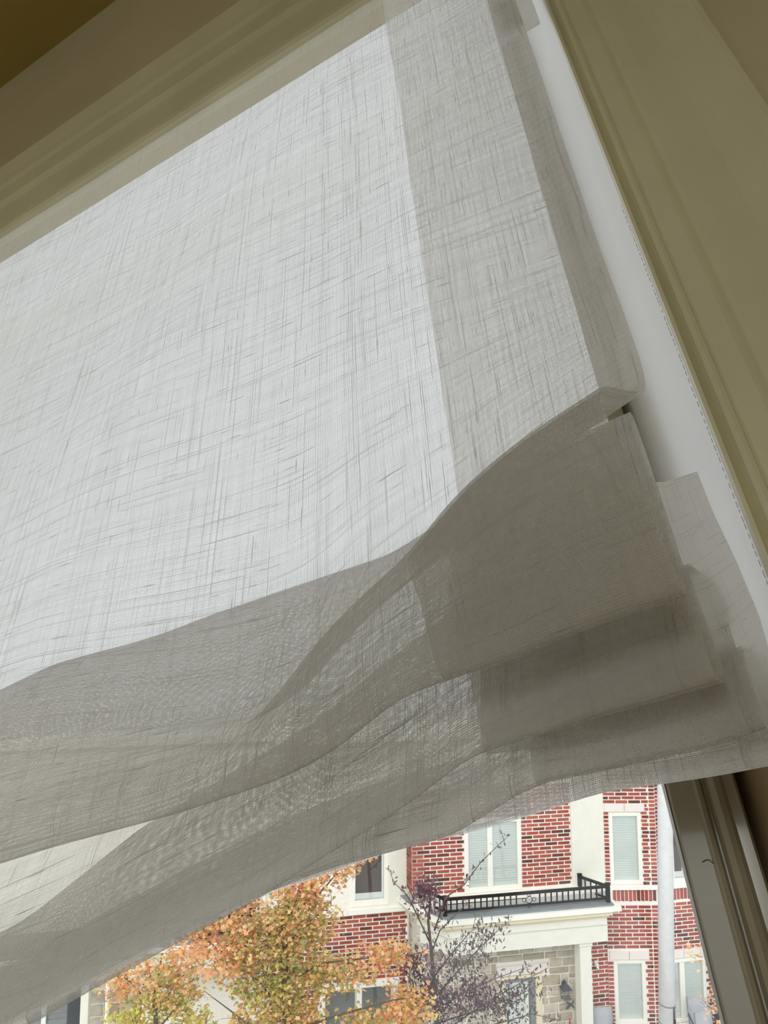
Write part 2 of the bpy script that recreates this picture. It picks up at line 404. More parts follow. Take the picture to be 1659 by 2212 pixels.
fr.box(OPX0 - ox, OPX0 - ox + .05, 0, .02, 0, H_ - .06)
fr.box(OPX0 - ox + .05, fw, 0, .02, 0, .05)
fr.build('frame', MAT['frame_paint'], win, Matrix.Identity(4))
bd = MB()
bx = -.122 * YF - XF2
v, f = extrude_profile([(fw, .02), (fw, .004), (fw - .001, .003), (bx, .014), (bx, .02)], 'z', .05, .085 - OPZ0, True, 1); bd.add(v, f)
bd.build('glazing_bead', MAT['bead'], win, Matrix.Identity(4))['label'] = 'grey glazing bead along the glass'
MB().box(OPX0 - ox + .03, -.004, .022, .026, .03, H_ - .03).build('pane', MAT['glass'], win, Matrix.Identity(4))

# hairs stuck on the frame
def hair(px, y, label, group=None):
    pts = [room_pt(a, b, y) for a, b in px]
    b0 = Vector(pts[0])
    mb = MB().tube([Vector(p) - b0 for p in pts], .00022, 5)
    o = mb.build('hair', MAT['hair'], None, MI @ T(*b0)); tag(o, label, 'hair')
hair([(1517, 1862), (1524, 1858), (1531, 1857), (1537, 1862), (1543, 1866), (1550, 1864), (1556, 1861)], YF - .0004, 'short wavy dark hair stuck on the glossy window frame below the blind')

# ------------------------------------------------------------------ the linen blind
def curve(pts, ext):
    """pts: (px, py, y) right to left -> interpolators of y and z over x"""
    P = np.array([room_pt(a, b, y) for a, b, y in pts] + [np.array(e) for e in ext])
    P = P[np.argsort(P[:, 0])]
    return P
NU = 230
UW = 1.10
uu = np.concatenate([np.linspace(0, .5, 150), np.linspace(.5, UW, NU - 149)[1:]])
def smooth(a, sig):
    g = np.linspace(0, UW, 700); b = np.interp(g, uu, a); h = g[1] - g[0]
    k = int(3 * sig / h) + 1; ker = np.exp(-.5 * (np.arange(-k, k + 1) * h / sig) ** 2); ker /= ker.sum()
    lo = 2 * b[0] - b[k:0:-1]; hi = 2 * b[-1] - b[-2:-k - 2:-1]
    return np.interp(uu, g, np.convolve(np.r_[lo, b, hi], ker, 'valid'))
def ctrl(xr, P, sig=.012):
    x = xr - uu
    return np.stack([x, smooth(np.interp(x, P[:, 0], P[:, 1]), sig), smooth(np.interp(x, P[:, 0], P[:, 2]), sig)], 1)
YM = .3275                                      # plane of the hanging cloth
XM = .0058
ridge = curve([(1295, 840, .262), (1200, 900, .262), (1100, 965, .266), (965, 1085, .276), (900, 1180, .286), (800, 1270, .295), (720, 1345, .301), (640, 1440, .304),
               (585, 1530, .305), (480, 1600, .303), (250, 1660, .300), (0, 1700, .297)], [(-.7, .295, .10), (-1.2, .295, .10)])
e1 = curve([(1485, 1285, .274), (1357, 1322, .272), (1220, 1372, .271), (1106, 1420, .271), (973, 1463, .273), (870, 1500, .275), (720, 1620, .277), (600, 1680, .279), (500, 1715, .280),
            (380, 1755, .281), (250, 1790, .282), (120, 1825, .282), (0, 1862, .282), (-150, 1905, .282)], [(-.8, .282, .035), (-1.2, .282, .03)])
e2 = curve([(1563, 1474, .298), (1417, 1516, .297), (1280, 1554, .296), (1138, 1591, .296), (1023, 1621, .296), (900, 1717, .296), (850, 1752, .296), (771, 1800, .297), (656, 1872, .297),
            (569, 1930, .297), (400, 2024, .297), (200, 2138, .297), (70, 2212, .297), (-150, 2330, .297)], [(-.9, .297, -.08), (-1.2, .297, -.1)])
e3 = curve([(1659, 1557, .312), (1527, 1605, .311), (1403, 1630, .310), (1250, 1665, .310), (1155, 1680, .310), (1104, 1711, .310), (1028, 1759, .311), (959, 1800, .311), (900, 1812, .312),
            (700, 1866, .312), (500, 1945, .312), (300, 2045, .312), (70, 2165, .312), (-150, 2280, .312)], [(-.95, .312, -.07), (-1.2, .312, -.09)])
e4 = curve([(1659, 1650, .325), (1586, 1667, .325), (1421, 1692, .325), (1293, 1708, .325), (1250, 1724, .325), (1168, 1752, .325), (1063, 1783, .325), (962, 1808, .325), (850, 1833, .325), (700, 1888, .325),
            (581, 1926, .325), (400, 2012, .325), (200, 2116, .325), (70, 2188, .325), (-150, 2300, .325)], [(-.95, .325, -.07), (-1.2, .325, -.09)])
R_ = ctrl(-.015, ridge); E1 = ctrl(-.0055, e1, .008)
xe2 = room_pt(1563, 1474, .298)[0]
E2 = ctrl(xe2, e2, .008); E3 = ctrl(.006, e3, .008); E4 = ctrl(.016, e4, .008)
x = XM - uu
def panel(z, b):                                # hanging cloth at height z: slow swell towards the room
    y = YM + .004 * np.sin(uu * 9 + z * 4) - b * (.5 + .5 * np.sin(uu * 6.0 - 1.0)) - .003 * np.sin(uu * 23 + z * 11)
    y[uu < .02] = np.interp(uu[uu < .02], [0, .02], [YM, y[uu >= .02][0]])
    return np.stack([x, np.minimum(y, .336), np.full_like(x, z)], 1)
P0 = np.stack([x, np.full_like(x, .3285), np.full_like(x, ZL1 + .011)], 1)
P1 = panel(.86, .001); P2 = panel(.70, .004); P3 = panel(.54, .007); P4 = panel(.40, .009)
# where the cloth kicks out to the ridge (right), fading into the swell (left)
kick = np.clip((R_[:, 0] * 0 + .46 - uu) / .40, 0, 1) ** 1.0
KY = YM - .004 - (1 - kick) * .012
K = np.stack([x, KY, R_[:, 2] / R_[:, 1] * KY - .005 + (1 - kick) * .045], 1)
FM = (R_ * .5 + E1 * .5); FM[:, 1] -= .010
def back(a, dz, y): 
    b = a.copy(); b[:, 1] = y; b[:, 2] = a[:, 2] + dz; return b
b1 = curve([(1335, 905, .3265), (1200, 975, .3262), (1090, 1040, .326), (965, 1120, .326), (850, 1195, .326), (700, 1245, .326), (560, 1292, .326), (480, 1322, .326), (330, 1390, .326), (150, 1448, .326), (0, 1522, .326), (-200, 1600, .326)],
           [(-.8, .326, .17), (-1.2, .326, .16)])
B1 = ctrl(-.006, b1, .01); B2 = back(E2, np.interp(uu, [.05, .12, .34, .6], [.062, .085, .085, .04]), .3295); B3 = back(E3, .036, .3335)
B2[:, 0] = (E2[:, 0] + E3[:, 0]) / 2; B3[:, 0] = (E3[:, 0] + E4[:, 0]) / 2
E2M = B1 * .35 + E2 * .65; E2M[:, 1] = E2[:, 1] * .6 + B1[:, 1] * .4
chain = [P0, P1, P2, P3, P4, K, R_, FM, E1, B1, E2M, E2, B2, E3, B3, E4]
steps = [16, 16, 16, 16, 16, 12, 10, 12, 16, 14, 10, 12, 12, 12, 12]
C = np.stack(chain)                             # k, u, 3
seg = np.linalg.norm(np.diff(C, axis=0), axis=2)
tan = np.zeros_like(C)
for i in range(len(C)):
    a, b = max(i - 1, 0), min(i + 1, len(C) - 1)
    d = C[b] - C[a]; d /= np.linalg.norm(d, axis=1)[:, None] + 1e-9; tan[i] = d
rows = []
for i in range(len(C) - 1):
    mag = seg[i][:, None]
    ma = np.minimum(mag, (seg[i - 1][:, None] if i else mag)) * 1.0
    mb_ = np.minimum(mag, (seg[i + 1][:, None] if i + 1 < len(seg) else mag)) * 1.0
    for k in range(steps[i]):
        t = k / steps[i]
        h00, h10, h01, h11 = 2 * t**3 - 3 * t**2 + 1, t**3 - 2 * t**2 + t, -2 * t**3 + 3 * t**2, t**3 - t**2
        rows.append(h00 * C[i] + h10 * tan[i] * ma + h01 * C[i + 1] + h11 * tan[i + 1] * mb_)
rows.append(C[-1])
G = np.stack(rows)                              # rows, cols, 3
vv = np.concatenate([[0], np.cumsum(np.linalg.norm(np.diff(G, axis=0), axis=2).mean(1))])
du_ = np.gradient(G, axis=1); dv_ = np.gradient(G, axis=0)
NRM = np.cross(du_, dv_); NRM /= np.linalg.norm(NRM, axis=2)[:, :, None] + 1e-12
def grid_mesh(name, g, us, vs, mat, parent):
    r, c = g.shape[:2]
    idx = np.arange(r * c).reshape(r, c)
    fs = np.stack([idx[:-1, :-1], idx[1:, :-1], idx[1:, 1:], idx[:-1, 1:]], -1).reshape(-1, 4)
    me = mesh(name, g.reshape(-1, 3), [tuple(map(int, q)) for q in fs], True)
    uvl = me.uv_layers.new(name='weave')
    UVv = np.stack(np.meshgrid(us, vs), -1).reshape(-1, 2)
    li = np.zeros(len(me.loops), int); me.loops.foreach_get('vertex_index', li)
    uvl.data.foreach_set('uv', UVv[li].reshape(-1))
    return link(name, me, mat, parent, Matrix.Identity(4))
blind_base = (XM - .55, YM, ZL1)
blind = empty('roman_blind', MI @ T(*blind_base))
tag(blind, 'off-white linen roman blind, half raised, its lower folds bunched and billowing', 'blind')
off = np.array(blind_base)
grid_mesh('linen_panel', G - off, uu, vv, MAT['linen'], blind)['label'] = 'loosely woven off-white linen with uneven slubs'
# doubled side hem, folded to the back of the cloth
ctrl_h = np.array([.1355, .133, .128, .124, .121, .1165, .1145, .108, .103, .103, .101, .099, .098, .094, .093, .092])
hw = []
for i in range(len(C) - 1):
    for k in range(steps[i]): hw.append(ctrl_h[i] + (ctrl_h[i + 1] - ctrl_h[i]) * k / steps[i])
hw = np.array(hw + [ctrl_h[-1]])
nh = 30; sgn = 1.0 if NRM[20, 60, 1] > 0 else -1.0
hg = np.zeros((len(G), nh, 3))
for r in range(len(G)):
    t = np.linspace(0.0004, hw[r], nh)
    for a in range(3): hg[r, :, a] = np.interp(t, uu, G[r, :, a] + sgn * NRM[r, :, a] * .0016)
grid_mesh('side_hem', hg - off, np.linspace(0, hw.mean(), nh) + .00037, vv + .0004, MAT['linen_back'], blind)['label'] = 'doubled darker side hem of the linen'
# turned-up bottom hem
nb = 10
grid_mesh('bottom_hem', (G + sgn * NRM * .0014)[-nb:, 2:] - off, uu[2:] + .0003, vv[-nb:] * .93, MAT['linen_film'], blind)['label'] = 'turned-up bottom hem of the linen'
# lining pocket that shows past the bunched folds
lp = [[room_pt(985, 1125, .333), room_pt(1200, 1000, .331), room_pt(1420, 1046, .331), room_pt(1506, 1018, .331)], [room_pt(990, 1230, .333), room_pt(1220, 1170, .331), room_pt(1450, 1150, .330), room_pt(1538, 1101, .332)],
      [room_pt(1000, 1330, .333), room_pt(1260, 1290, .331), room_pt(1510, 1265, .329), room_pt(1590, 1210, .333)], [room_pt(1010, 1440, .333), room_pt(1290, 1430, .331), room_pt(1570, 1405, .329), room_pt(1640, 1330, .333)],
      [room_pt(1030, 1540, .333), room_pt(1330, 1530, .331), room_pt(1620, 1515, .330), room_pt(1680, 1470, .333)], [room_pt(1050, 1630, .333), room_pt(1380, 1590, .331), room_pt(1650, 1580, .330), room_pt(1710, 1560, .332)]]
lg = np.array(lp)
def refine(a, n):
    t = np.linspace(0, a.shape[0] - 1, n); i = np.minimum(t.astype(int), a.shape[0] - 2); fr_ = (t - i)
    fr_ = fr_.reshape(-1, *([1] * (a.ndim - 1))); return a[i] * (1 - fr_) + a[i + 1] * fr_
lg = refine(lg, 24); lg = np.swapaxes(refine(np.swapaxes(lg, 0, 1), 12), 0, 1)
grid_mesh('lining', lg - off, np.linspace(0, .17, 12), np.linspace(0, .2, 24), MAT['lining'], blind)['label'] = 'plain white lining pocket behind the folds'
# head batten the cloth hangs from, its end showing past the cloth
za = 2.128 * .335
MB().box(-.02 - off[0], .0195 - off[0], .3315 - off[1], .3355 - off[1], za - off[2], za + .06 - off[2], .001).build('batten_pocket', MAT['lining'], blind, Matrix.Identity(4))

# ================================================================== THE STREET
gm = MB().box(-45, 45, 1.2, 60, -.1, 0)
go = gm.build('ground', MAT['paving']); go['kind'] = 'structure'

YAW = math.radians(10.2)
PC = Face(1100, 1950, 13.6, YAW)               # main facade plane of the row opposite
s15, _ = PC.sz(1308, 1950)
class Face2(Face):
    def __init__(self, origin, yaw):
        self.O = np.array(origin, float); self.O[2] = 0; self.yaw = yaw
        self.S = np.array([math.cos(yaw), math.sin(yaw), 0]); self.N = np.array([math.sin(yaw), -math.cos(yaw), 0])
PB = Face2(PC.w(s15, 0, .02), math.radians(1.0))     # the slightly turned bay on the right
sB1 = PB.sz(1421, 1900)[0]
PD = Face2(PB.w(sB1, 0, -.05), math.radians(10.5))   # the house beyond the pole

def brick_mesh(seed):
    r = random.Random(seed)
    v = []
    for (x, z) in ((0, 0), (1, 0), (1, 1), (0, 1)): v.append((x, .03, z))
    for (x, z) in ((0, 0), (1, 0), (1, 1), (0, 1)): v.append((x + r.uniform(-.01, .01), -.006, z + r.uniform(-.05, .05)))
    for (x, z) in ((.03, .1), (.97, .1), (.97, .9), (.03, .9)): v.append((x, -.0125 + r.uniform(-.002, .002), z + r.uniform(-.04, .04)))
    f = []
    for i in range(4):
        j = (i + 1) % 4
        f.append((i, j, 4 + j, 4 + i)); f.append((4 + i, 4 + j, 8 + j, 8 + i))
    f.append((8, 9, 10, 11)); return v, f
BV = [brick_mesh(i) for i in range(5)]
BME = []
for i, (v, f) in enumerate(BV):
    me = mesh('brick', v, f); me.materials.append(MAT['brick']); BME.append(me)

def cut(a, b, holes):
    out = [(a, b)]
    for h0, h1 in holes:
        n = []
        for p, q in out:
            if h1 <= p or h0 >= q: n.append((p, q)); continue
            if h0 > p: n.append((p, h0))
            if h1 < q: n.append((h1, q))
        out = n
    return out
CH, BL, JT = .0752, .238, .0245
def brick_field(face, s0, s1, z0, z1, holes=(), o=0.0, col=None):
    out = []; n0 = int(math.floor(z0 / CH)); r = random.Random(int(s0 * 100) + n0)
    for n in range(n0, int(z1 / CH) + 1):
        z = n * CH
        if z < z0 or z + CH - JT > z1: continue
        hs = [(h[0] - JT * .4, h[1] + JT * .4) for h in holes if z + CH - JT > h[2] and z < h[3]]
        offs = (n % 2) * (BL + JT) / 2
        k = math.floor((s0 - offs) / (BL + JT)); a = offs + k * (BL + JT)
        while a < s1:
            for p, q in cut(max(a, s0), min(a + BL, s1), hs):
                if q - p > .035: out.append((face, p, z + r.uniform(-.002, .002), q - p, CH - JT, o, False))
            a += BL + JT
    return out
def header_column(face, s0, s1, z0, z1, o=0.0):
    out = []
    for n in range(int(z0 / CH) + 1, int(z1 / CH)):
        out.append((face, s0, n * CH, s1 - s0, CH - JT, o, False))
    return out
def soldiers(face, s0, s1, z0, z1, o=0.0):
    out = []; a = s0
    while a + .06 <= s1 + .01:
        out.append((face, a, z0, .062, z1 - z0, o, False)); a += .081
    return out
def lay_bricks(root, rootm, bricks, limit=300):
    inv = rootm.inverted(); vis, rest = [], []
    for b in bricks:
        c = b[0].w(b[1] + b[3] / 2, b[2] + b[4] / 2, b[5])
        (vis if shows(c) else rest).append((project(c)[2] / (b[3] * b[4]) ** .5, b))
    vis.sort(key=lambda q: q[0])
    rest += vis[limit:]; vis = vis[:limit]
    for i, (_, b) in enumerate(vis):
        m = inv @ b[0].mat(b[1], b[2], b[5]) @ Matrix.Diagonal((b[3], 1, b[4], 1))
        link('brick', BME[i % 5], None, root, m)
    mb = MB()
    for i, (_, b) in enumerate(rest):
        v, f = BV[i % 5]; m = inv @ b[0].mat(b[1], b[2], b[5])
        M = np.array(m); P = np.array(v) * np.array([b[3], 1, b[4]])
        mb.add(P @ M[:3, :3].T + M[:3, 3], f)
    if mb.v:
        o = mb.build('brick_courses', MAT['brick_mass'], root, Matrix.Identity(4)); o['kind'] = 'stuff'
def wall_mb(mb, s0, s1, z0, z1, holes, o0, o1):
    """wall slab with openings; local x = s, y = -o"""
    xs = sorted({s0, s1, *[min(max(h[i], s0), s1) for h in holes for i in (0, 1)]}); zs = sorted({z0, z1, *[min(max(h[i], z0), z1) for h in holes for i in (2, 3)]})
    for i in range(len(xs) - 1):
        for k in range(len(zs) - 1):
            cx, cz = (xs[i] + xs[i + 1]) / 2, (zs[k] + zs[k + 1]) / 2
            if any(h[0] < cx < h[1] and h[2] < cz < h[3] for h in holes): continue
            mb.box(xs[i], xs[i + 1], -o1, -o0, zs[k], zs[k + 1])
    return mb
def rect(face, x0, x1, y0, y1, o=0.0):
    """photo box -> (s0, s1, z0, z1) on the facade; y measured at the middle of the box"""
    xm = (x0 + x1) / 2; ym = (y0 + y1) / 2
    return (face.sz(x0, ym, o)[0], face.sz(x1, ym, o)[0], face.sz(xm, y1, o)[1], face.sz(xm, y0, o)[1])
class House:
    def __init__(s, face, sref, label, name='townhouse'):
        s.face = face; s.m = face.mat(sref, 0, 0); s.root = empty(name, s.m); s.inv = s.m.inverted()
        tag(s.root, label, 'house', 'townhouses across the street'); s.bricks = []
    def L(s, sv, z, o=0.0, face=None): return s.inv @ (face or s.face).mat(sv, z, o)
    def part(s, name, mb, mat, sv=0, z=0, o=0.0, face=None, label=None, kind=None, parent=None):
        ob = mb.build(name, mat, s.root, s.L(sv, z, o, face))
        if label: ob['label'] = label
        if kind: ob['kind'] = kind
        return ob
    def block(s, name, r, o0, o1, mat, bev=.008, face=None, label=None):
        mb = MB().box(0, r[1] - r[0], -(o1 - o0), 0, 0, r[3] - r[2], bev)
        return s.part(name, mb, mat, r[0], r[2], o0, face, label)
    def window(s, r, o=0.0, face=None, fw=.075, mull=(), kinds=('blind',), rec=.05, label=None):
        w, h = r[1] - r[0], r[3] - r[2]
        mb = MB(); d0, d1 = -.03, .06
        mb.box(0, fw, d0, d1, 0, h, .008); mb.box(w - fw, w, d0, d1, 0, h, .008)
        mb.box(fw, w - fw, d0, d1, 0, fw * 1.15, .008); mb.box(fw, w - fw, d0, d1, h - fw, h, .008)
        edges = [fw]
        for q in mull: mb.box(q - r[0] - .055, q - r[0] + .055, d0 + .01, d1, fw * 1.15, h - fw, .008); edges += [q - r[0] - .055, q - r[0] + .055]
        edges.append(w - fw)
        fr_ = s.part('window', mb, MAT['trim_white'], r[0], r[2], o - rec + .03, face, label)
        for i in range(0, len(edges), 2):
            a, b = edges[i], edges[i + 1]; z0, z1 = fw * 1.15, h - fw
            sash = MB()
            MB().box(a, b, .012, .018, z0, z1).build('pane', MAT['pane_out'], fr_, Matrix.Identity(4))
            k = kinds[min(i // 2, len(kinds) - 1)]
            if k == 'blind':
                bl = MB(); n = max(4, int((z1 - z0) / .045))
                for j in range(n):
                    z = z0 + (j + .5) * (z1 - z0) / n
                    bl.add([(a, .055, z - .024), (b, .055, z - .024), (b, .035, z + .022), (a, .035, z + .022)], [(0, 1, 2, 3)])
                bl.build('window_blind', MAT['blind_out'], fr_, Matrix.Identity(4))
            else:
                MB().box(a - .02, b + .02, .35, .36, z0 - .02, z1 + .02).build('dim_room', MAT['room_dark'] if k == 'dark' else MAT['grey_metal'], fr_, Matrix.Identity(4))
        return fr_
    def lintel(s, r, o=0.0, face=None, n=2):
        w = (r[1] - r[0]) / n
        for i in range(n):
            mb = MB().box(0, w - .008, -.03, .02, 0, r[3] - r[2], .006)
            s.part('lintel_block', mb, MAT['lintel'], r[0] + i * w, r[2], o, face)
    def finish(s): lay_bricks(s.root, s.m, s.bricks)
def grow(r, a): return (r[0] - a, r[1] + a, r[2] - a, r[3] + a)

ROOF = CAMZ - 2.95
# ---------------------------------------------------------------- middle house
hm = House(PC, 0.0, 'red brick townhouse with stone porch, cream pilaster and shallow iron balcony')
W1 = rect(PC, 1003, 1126, 1742, 1926)
W1 = (W1[0], W1[1], PC.sz(1066, 1926)[1], PC.sz(1066, 1768)[1])
sL = PC.sz(890, 1880)[0]; sP0, sP1 = PC.sz(1233, 1820)[0], s15
DOOR = rect(PC, 1085, 1166, 2106, 2330); DOOR = (DOOR[0], DOOR[1], .35, DOOR[3])
oR = -.45
W6 = rect(PC, 757, 840, 1790, 1957, oR); W7 = rect(PC, 690, 862, 2122, 2290, oR)
sLL = PC.sz(585, 1990, oR)[0]
mb = MB()
wall_mb(mb, sL, s15, 0, ROOF, [W1, DOOR], -.3, 0)
wall_mb(mb, sLL, sL, 0, ROOF, [W6, W7], oR - .3, oR)
mb.box(sL, sL + .25, 0, -oR + .3, 0, ROOF)
hm.part('wall', mb, MAT['mortar'])
DECKZ = PC.sz(1200, 1969, .72)[1]
hm.bricks += brick_field(PC, sL + .01, sP0 - .01, DECKZ + .16, PC.sz(1180, 1690)[1], [W1])
zb = PC.sz(1290, 2040)[1]
hm.bricks += brick_field(PC, PC.sz(1262, 2100)[0], s15 + .045, .1, zb + .05, [])
PL = Face2(PC.w(sL, 0, 0), YAW + math.radians(90)); PL = Face2(PC.w(sL, 0, oR), YAW - math.radians(90))
PLs = Face2(PC.w(sL, 0, oR), YAW + math.radians(270))
hm.bricks += brick_field(PLs, .02, -oR - .02, DECKZ + .16, PC.sz(890, 1780)[1], [])
zs6 = PC.sz(820, 1968, oR)[1]
hm.bricks += brick_field(PC, sLL, sL - .01, .1, zs6, [grow(W7, .0)], oR)
hm.window(W1, 0, None, .085, [PC.sz(1059, 1850)[0]], ('blind', 'blind'))
hm.window(W6, oR, None, .1, [], ('dark',))
hm.window(W7, oR, None, .11, [PC.sz(776, 2180, oR)[0]], ('grey', 'grey'))
hm.block('pilaster', (sP0, sP1, DECKZ, ROOF), 0, .035, MAT['stucco'])
r = rect(PC, 842, 888, 1780, 1957, oR); hm.block('stucco_panel', (W6[1] + .01, sL - .01, r[2], ROOF), oR, oR + .03, MAT['stucco'])
r = rect(PC, 752, 888, 1956, 1968, oR); hm.block('sill', (r[0], sL - .005, r[2], r[3]), oR, oR + .10, MAT['trim_white'])
hm.block('base_curb', (sL + .02, s15 - .02, DECKZ - .02, DECKZ + .13), 0, .36, MAT['trim_white'])
# porch: frieze, mouldings, cornice slab, grey deck; the left return is splayed to the recessed wall
def plan(o_f, px_fl, py_fl, px_w, py_w, s_r):
    a = PC.sz(px_fl, py_fl, o_f)[0]; b = PC.sz(px_w, py_w, oR)[0]
    return [(b, oR), (a, o_f), (s_r, o_f), (s_r, -.02), (b, -.02 if b > sL else oR)]
def prism(pts, z0, z1):
    n = len(pts); v = [(s, -o, z0) for s, o in pts] + [(s, -o, z1) for s, o in pts]
    f = [tuple(range(n)), tuple(range(n, 2 * n))[::-1]] + [(i, i + n, (i + 1) % n + n, (i + 1) % n) for i in range(n)]
    return MB().add(v, f)
def porch_layer(name, o_f, z0, z1, mat, s_fl, s_wl, s_r, label=None):
    pts = [(s_wl, oR), (PC.sz(883, 1977)[0] + (s_wl - swl), 0), (s_fl, o_f), (s_r, o_f), (s_r, -.2), (sL + .5, -.2), (sL + .5, oR)]
    return hm.part(name, prism(pts, z0, z1), mat, 0, 0, 0, None, label)
oc, of = .75, .60
sfl = swl = 0
zt, zm, zf = PC.sz(1200, 1971, oc)[1], PC.sz(1200, 1980, oc - .02)[1], PC.sz(1200, 1993, oc - .08)[1]
zl, zbm = PC.sz(1200, 2005, of)[1], PC.sz(1200, 2044, of)[1]
sfl, swl, sr = PC.sz(957, 2003, oc)[0], PC.sz(858, 1972, oR)[0], PC.sz(1343, 1964, oc)[0]
porch_layer('cornice', oc, zm, zt, MAT['trim_white'], sfl, swl, sr)
porch_layer('moulding', oc - .04, zf + .06, zm, MAT['trim_beige'], sfl + .05, swl + .06, PC.sz(1326, 1974, oc)[0])
porch_layer('moulding', oc - .10, zf, zf + .06, MAT['trim_beige'], sfl + .1, swl + .1, PC.sz(1322, 1980, oc)[0])
sbr = PC.sz(1313, 2020, of)[0]
porch_layer('frieze', of + .03, zl, zf, MAT['stucco'], sfl + .14, swl + .16, sbr - .02)
porch_layer('beam', of, zbm, zl, MAT['stucco'], sfl + .18, swl + .22, sbr)
porch_layer('deck', oc - .06, zt, zt + .03, MAT['roofing'], sfl + .06, swl + .05, sr - .12)
# square column, stone wall, door
cr = rect(PC, 1257, 1282, 2046, 2330, of - .05)
hm.part('column', MB().box(0, cr[1] - cr[0], 0, .26, 0, zbm - .0, .01).box(-.02, cr[1] - cr[0] + .02, -.02, .28, zbm - .08, zbm - .002, .01), MAT['stucco'], cr[0], 0, of - .05)
sS0, sS1 = PC.sz(915, 2120)[0], PC.sz(1262, 2120)[0]
zS = PC.sz(1200, 2030)[1]
DL = rect(PC, 1072, 1186, 2083, 2104)
DH = [(DOOR[0] - .02, DOOR[1] + .06, 0, DOOR[3] + .01), (DL[0], DL[1], DL[2], DL[3])]
rs = random.Random(5); z = zS; stones = []
while z > .2:
    h = rs.choice([.13, .17, .2, .25]); a = sS0 + rs.uniform(-.2, 0)
    while a < sS1:
        l = rs.uniform(.16, .5) if h < .24 else rs.uniform(.2, .36)
        b = min(a + l, sS1)
        if sS1 - b < .1: b = sS1
        a0 = max(a, sS0)
        if b - a0 > .05:
            if h > .18 and rs.random() < .35: stones += [(a0, b, z - h / 2, z), (a0, b, z - h, z - h / 2)]
            else: stones.append((a0, b, z - h, z))
        a = b
    z -= h
def stone_mesh(w, h, r):
    j = .011; d = r.uniform(.012, .035)
    def q(x, z, k): return (min(max(x + r.uniform(-k, k), j * .6), w - j * .6), min(max(z + r.uniform(-k, k), j * .6), h - j * .6))
    ring = [(j, j), (w / 2, j), (w - j, j), (w - j, h / 2), (w - j, h - j), (w / 2, h - j), (j, h - j), (j, h / 2)]
    v = []; 
    o1 = [q(x, z, .006) for x, z in ring]
    v += [(x, .02, z) for x, z in o1] + [(x, -.006, z) for x, z in o1]
    for x, z in ring:
        v.append((w / 2 + (x - w / 2) * .86, -d + r.uniform(-.006, .006), h / 2 + (z - h / 2) * .8))
    v.append((w / 2 + r.uniform(-.03, .03), -d - r.uniform(0, .012), h / 2))
    f = []
    for i in range(8):
        k = (i + 1) % 8
        f += [(i, k, 8 + k, 8 + i), (8 + i, 8 + k, 16 + k, 16 + i), (16 + i, 16 + k, 24)]
    return v, f
for a, b, z0, z1 in stones:
    hs = [(h[0], h[1]) for h in DH if z1 > h[2] + .02 and z0 < h[3] - .02]
    for p, q in cut(a, b, hs):
        if q - p < .05: continue
        v, f = stone_mesh(q - p, z1 - z0, rs)
        hm.part('stone', MB().add(v, f), MAT['stone'], p, z0, 0)
hm.lintel(DL, 0)
dw, dh = DOOR[1] - DOOR[0], DOOR[3] - DOOR[2]
df = MB().box(-.02, .06, -.03, .1, 0, dh, .006).box(dw - .07, dw + .05, -.03, .1, 0, dh, .006).box(.06, dw - .07, -.03, .1, dh - .05, dh, .006)
hm.part('door_surround', df, MAT['trim_beige'], DOOR[0], DOOR[2], 0)
dd = MB().box(.06, dw - .07, .1, .2, dh - .06, dh - .05)
hm.part('door_reveal', MB().box(dw - .16, dw - .07, .02, .16, 0, dh - .05, .004).box(.06, dw - .16, .02, .16, dh - .14, dh - .05, .004), MAT['roofing'], DOOR[0], DOOR[2], 0)
d_ = MB(); x0, x1, z1 = .06, dw - .17, dh - .15
d_.box(x0, x0 + .06, .1, .15, 0, z1, .004).box(x1 - .06, x1, .1, .15, 0, z1, .004).box(x0 + .06, x1 - .06, .1, .15, z1 - .08, z1, .004).box(x0 + .06, x1 - .06, .1, .15, 0, .5, .004)
do = hm.part('door', d_, MAT['trim_white'], DOOR[0], DOOR[2], 0, None, 'white glazed storm door')
MB().box(x0 + .06, x1 - .06, .12, .126, .5, z1 - .08).build('pane', MAT['pane_out'], do, Matrix.Identity(4))
MB().box(x0 + .05, x1 - .05, .17, .18, .0, z1).build('inner_door', MAT['blind_out'], do, Matrix.Identity(4))
MB().box(x0 + .01, x0 + .035, .07, .1, .95, 1.08, .004).build('handle', MAT['iron'], do, Matrix.Identity(4))
hm.part('roof', MB().box(sLL + .01, s15 - .02, -.12, .9, ROOF, ROOF + .18, .02), MAT['trim_white'])
hm.finish()

# ---------------------------------------------------------------- right bay
hb = House(PB, sB1 / 2, 'red brick bay with two narrow stacked windows beside the grey pole')
W2 = rect(PB, 1317, 1386, 1755, 1911); W3 = rect(PB, 1328, 1396, 2073, 2212)
sJ = PB.sz(1403, 1830)[0]; sK = PB.sz(1315, 2120)[0]
zt2, zb2 = PB.sz(1370, 1911)[1], PB.sz(1370, 1921)[1]
zs0, zs1 = PB.sz(1370, 1946)[1], PB.sz(1370, 1923)[1]
L2 = rect(PB, 1305, 1391, 1735, 1753); L3 = rect(PB, 1316, 1402, 2054, 2072)
mb = MB(); wall_mb(mb, 0, sB1, 0, ROOF, [W2, W3], -.3, 0); hb.part('wall', mb, MAT['mortar'], face=PB)
hb.bricks += brick_field(PB, .01, sJ, zt2, PB.sz(1360, 1640)[1], [W2, L2, (0, 0, 0, 0)])
hb.bricks += header_column(PB, sJ + .02, sB1 - .01, zt2, PB.sz(1360, 1640)[1])
hb.bricks += soldiers(PB, PB.sz(1324, 1935)[0], sB1 - .01, zs0, zs1)
sJ2 = PB.sz(1411, 2080)[0]
hb.bricks += brick_field(PB, sK, sJ2, .1, zs0 - .015, [W3, L3])
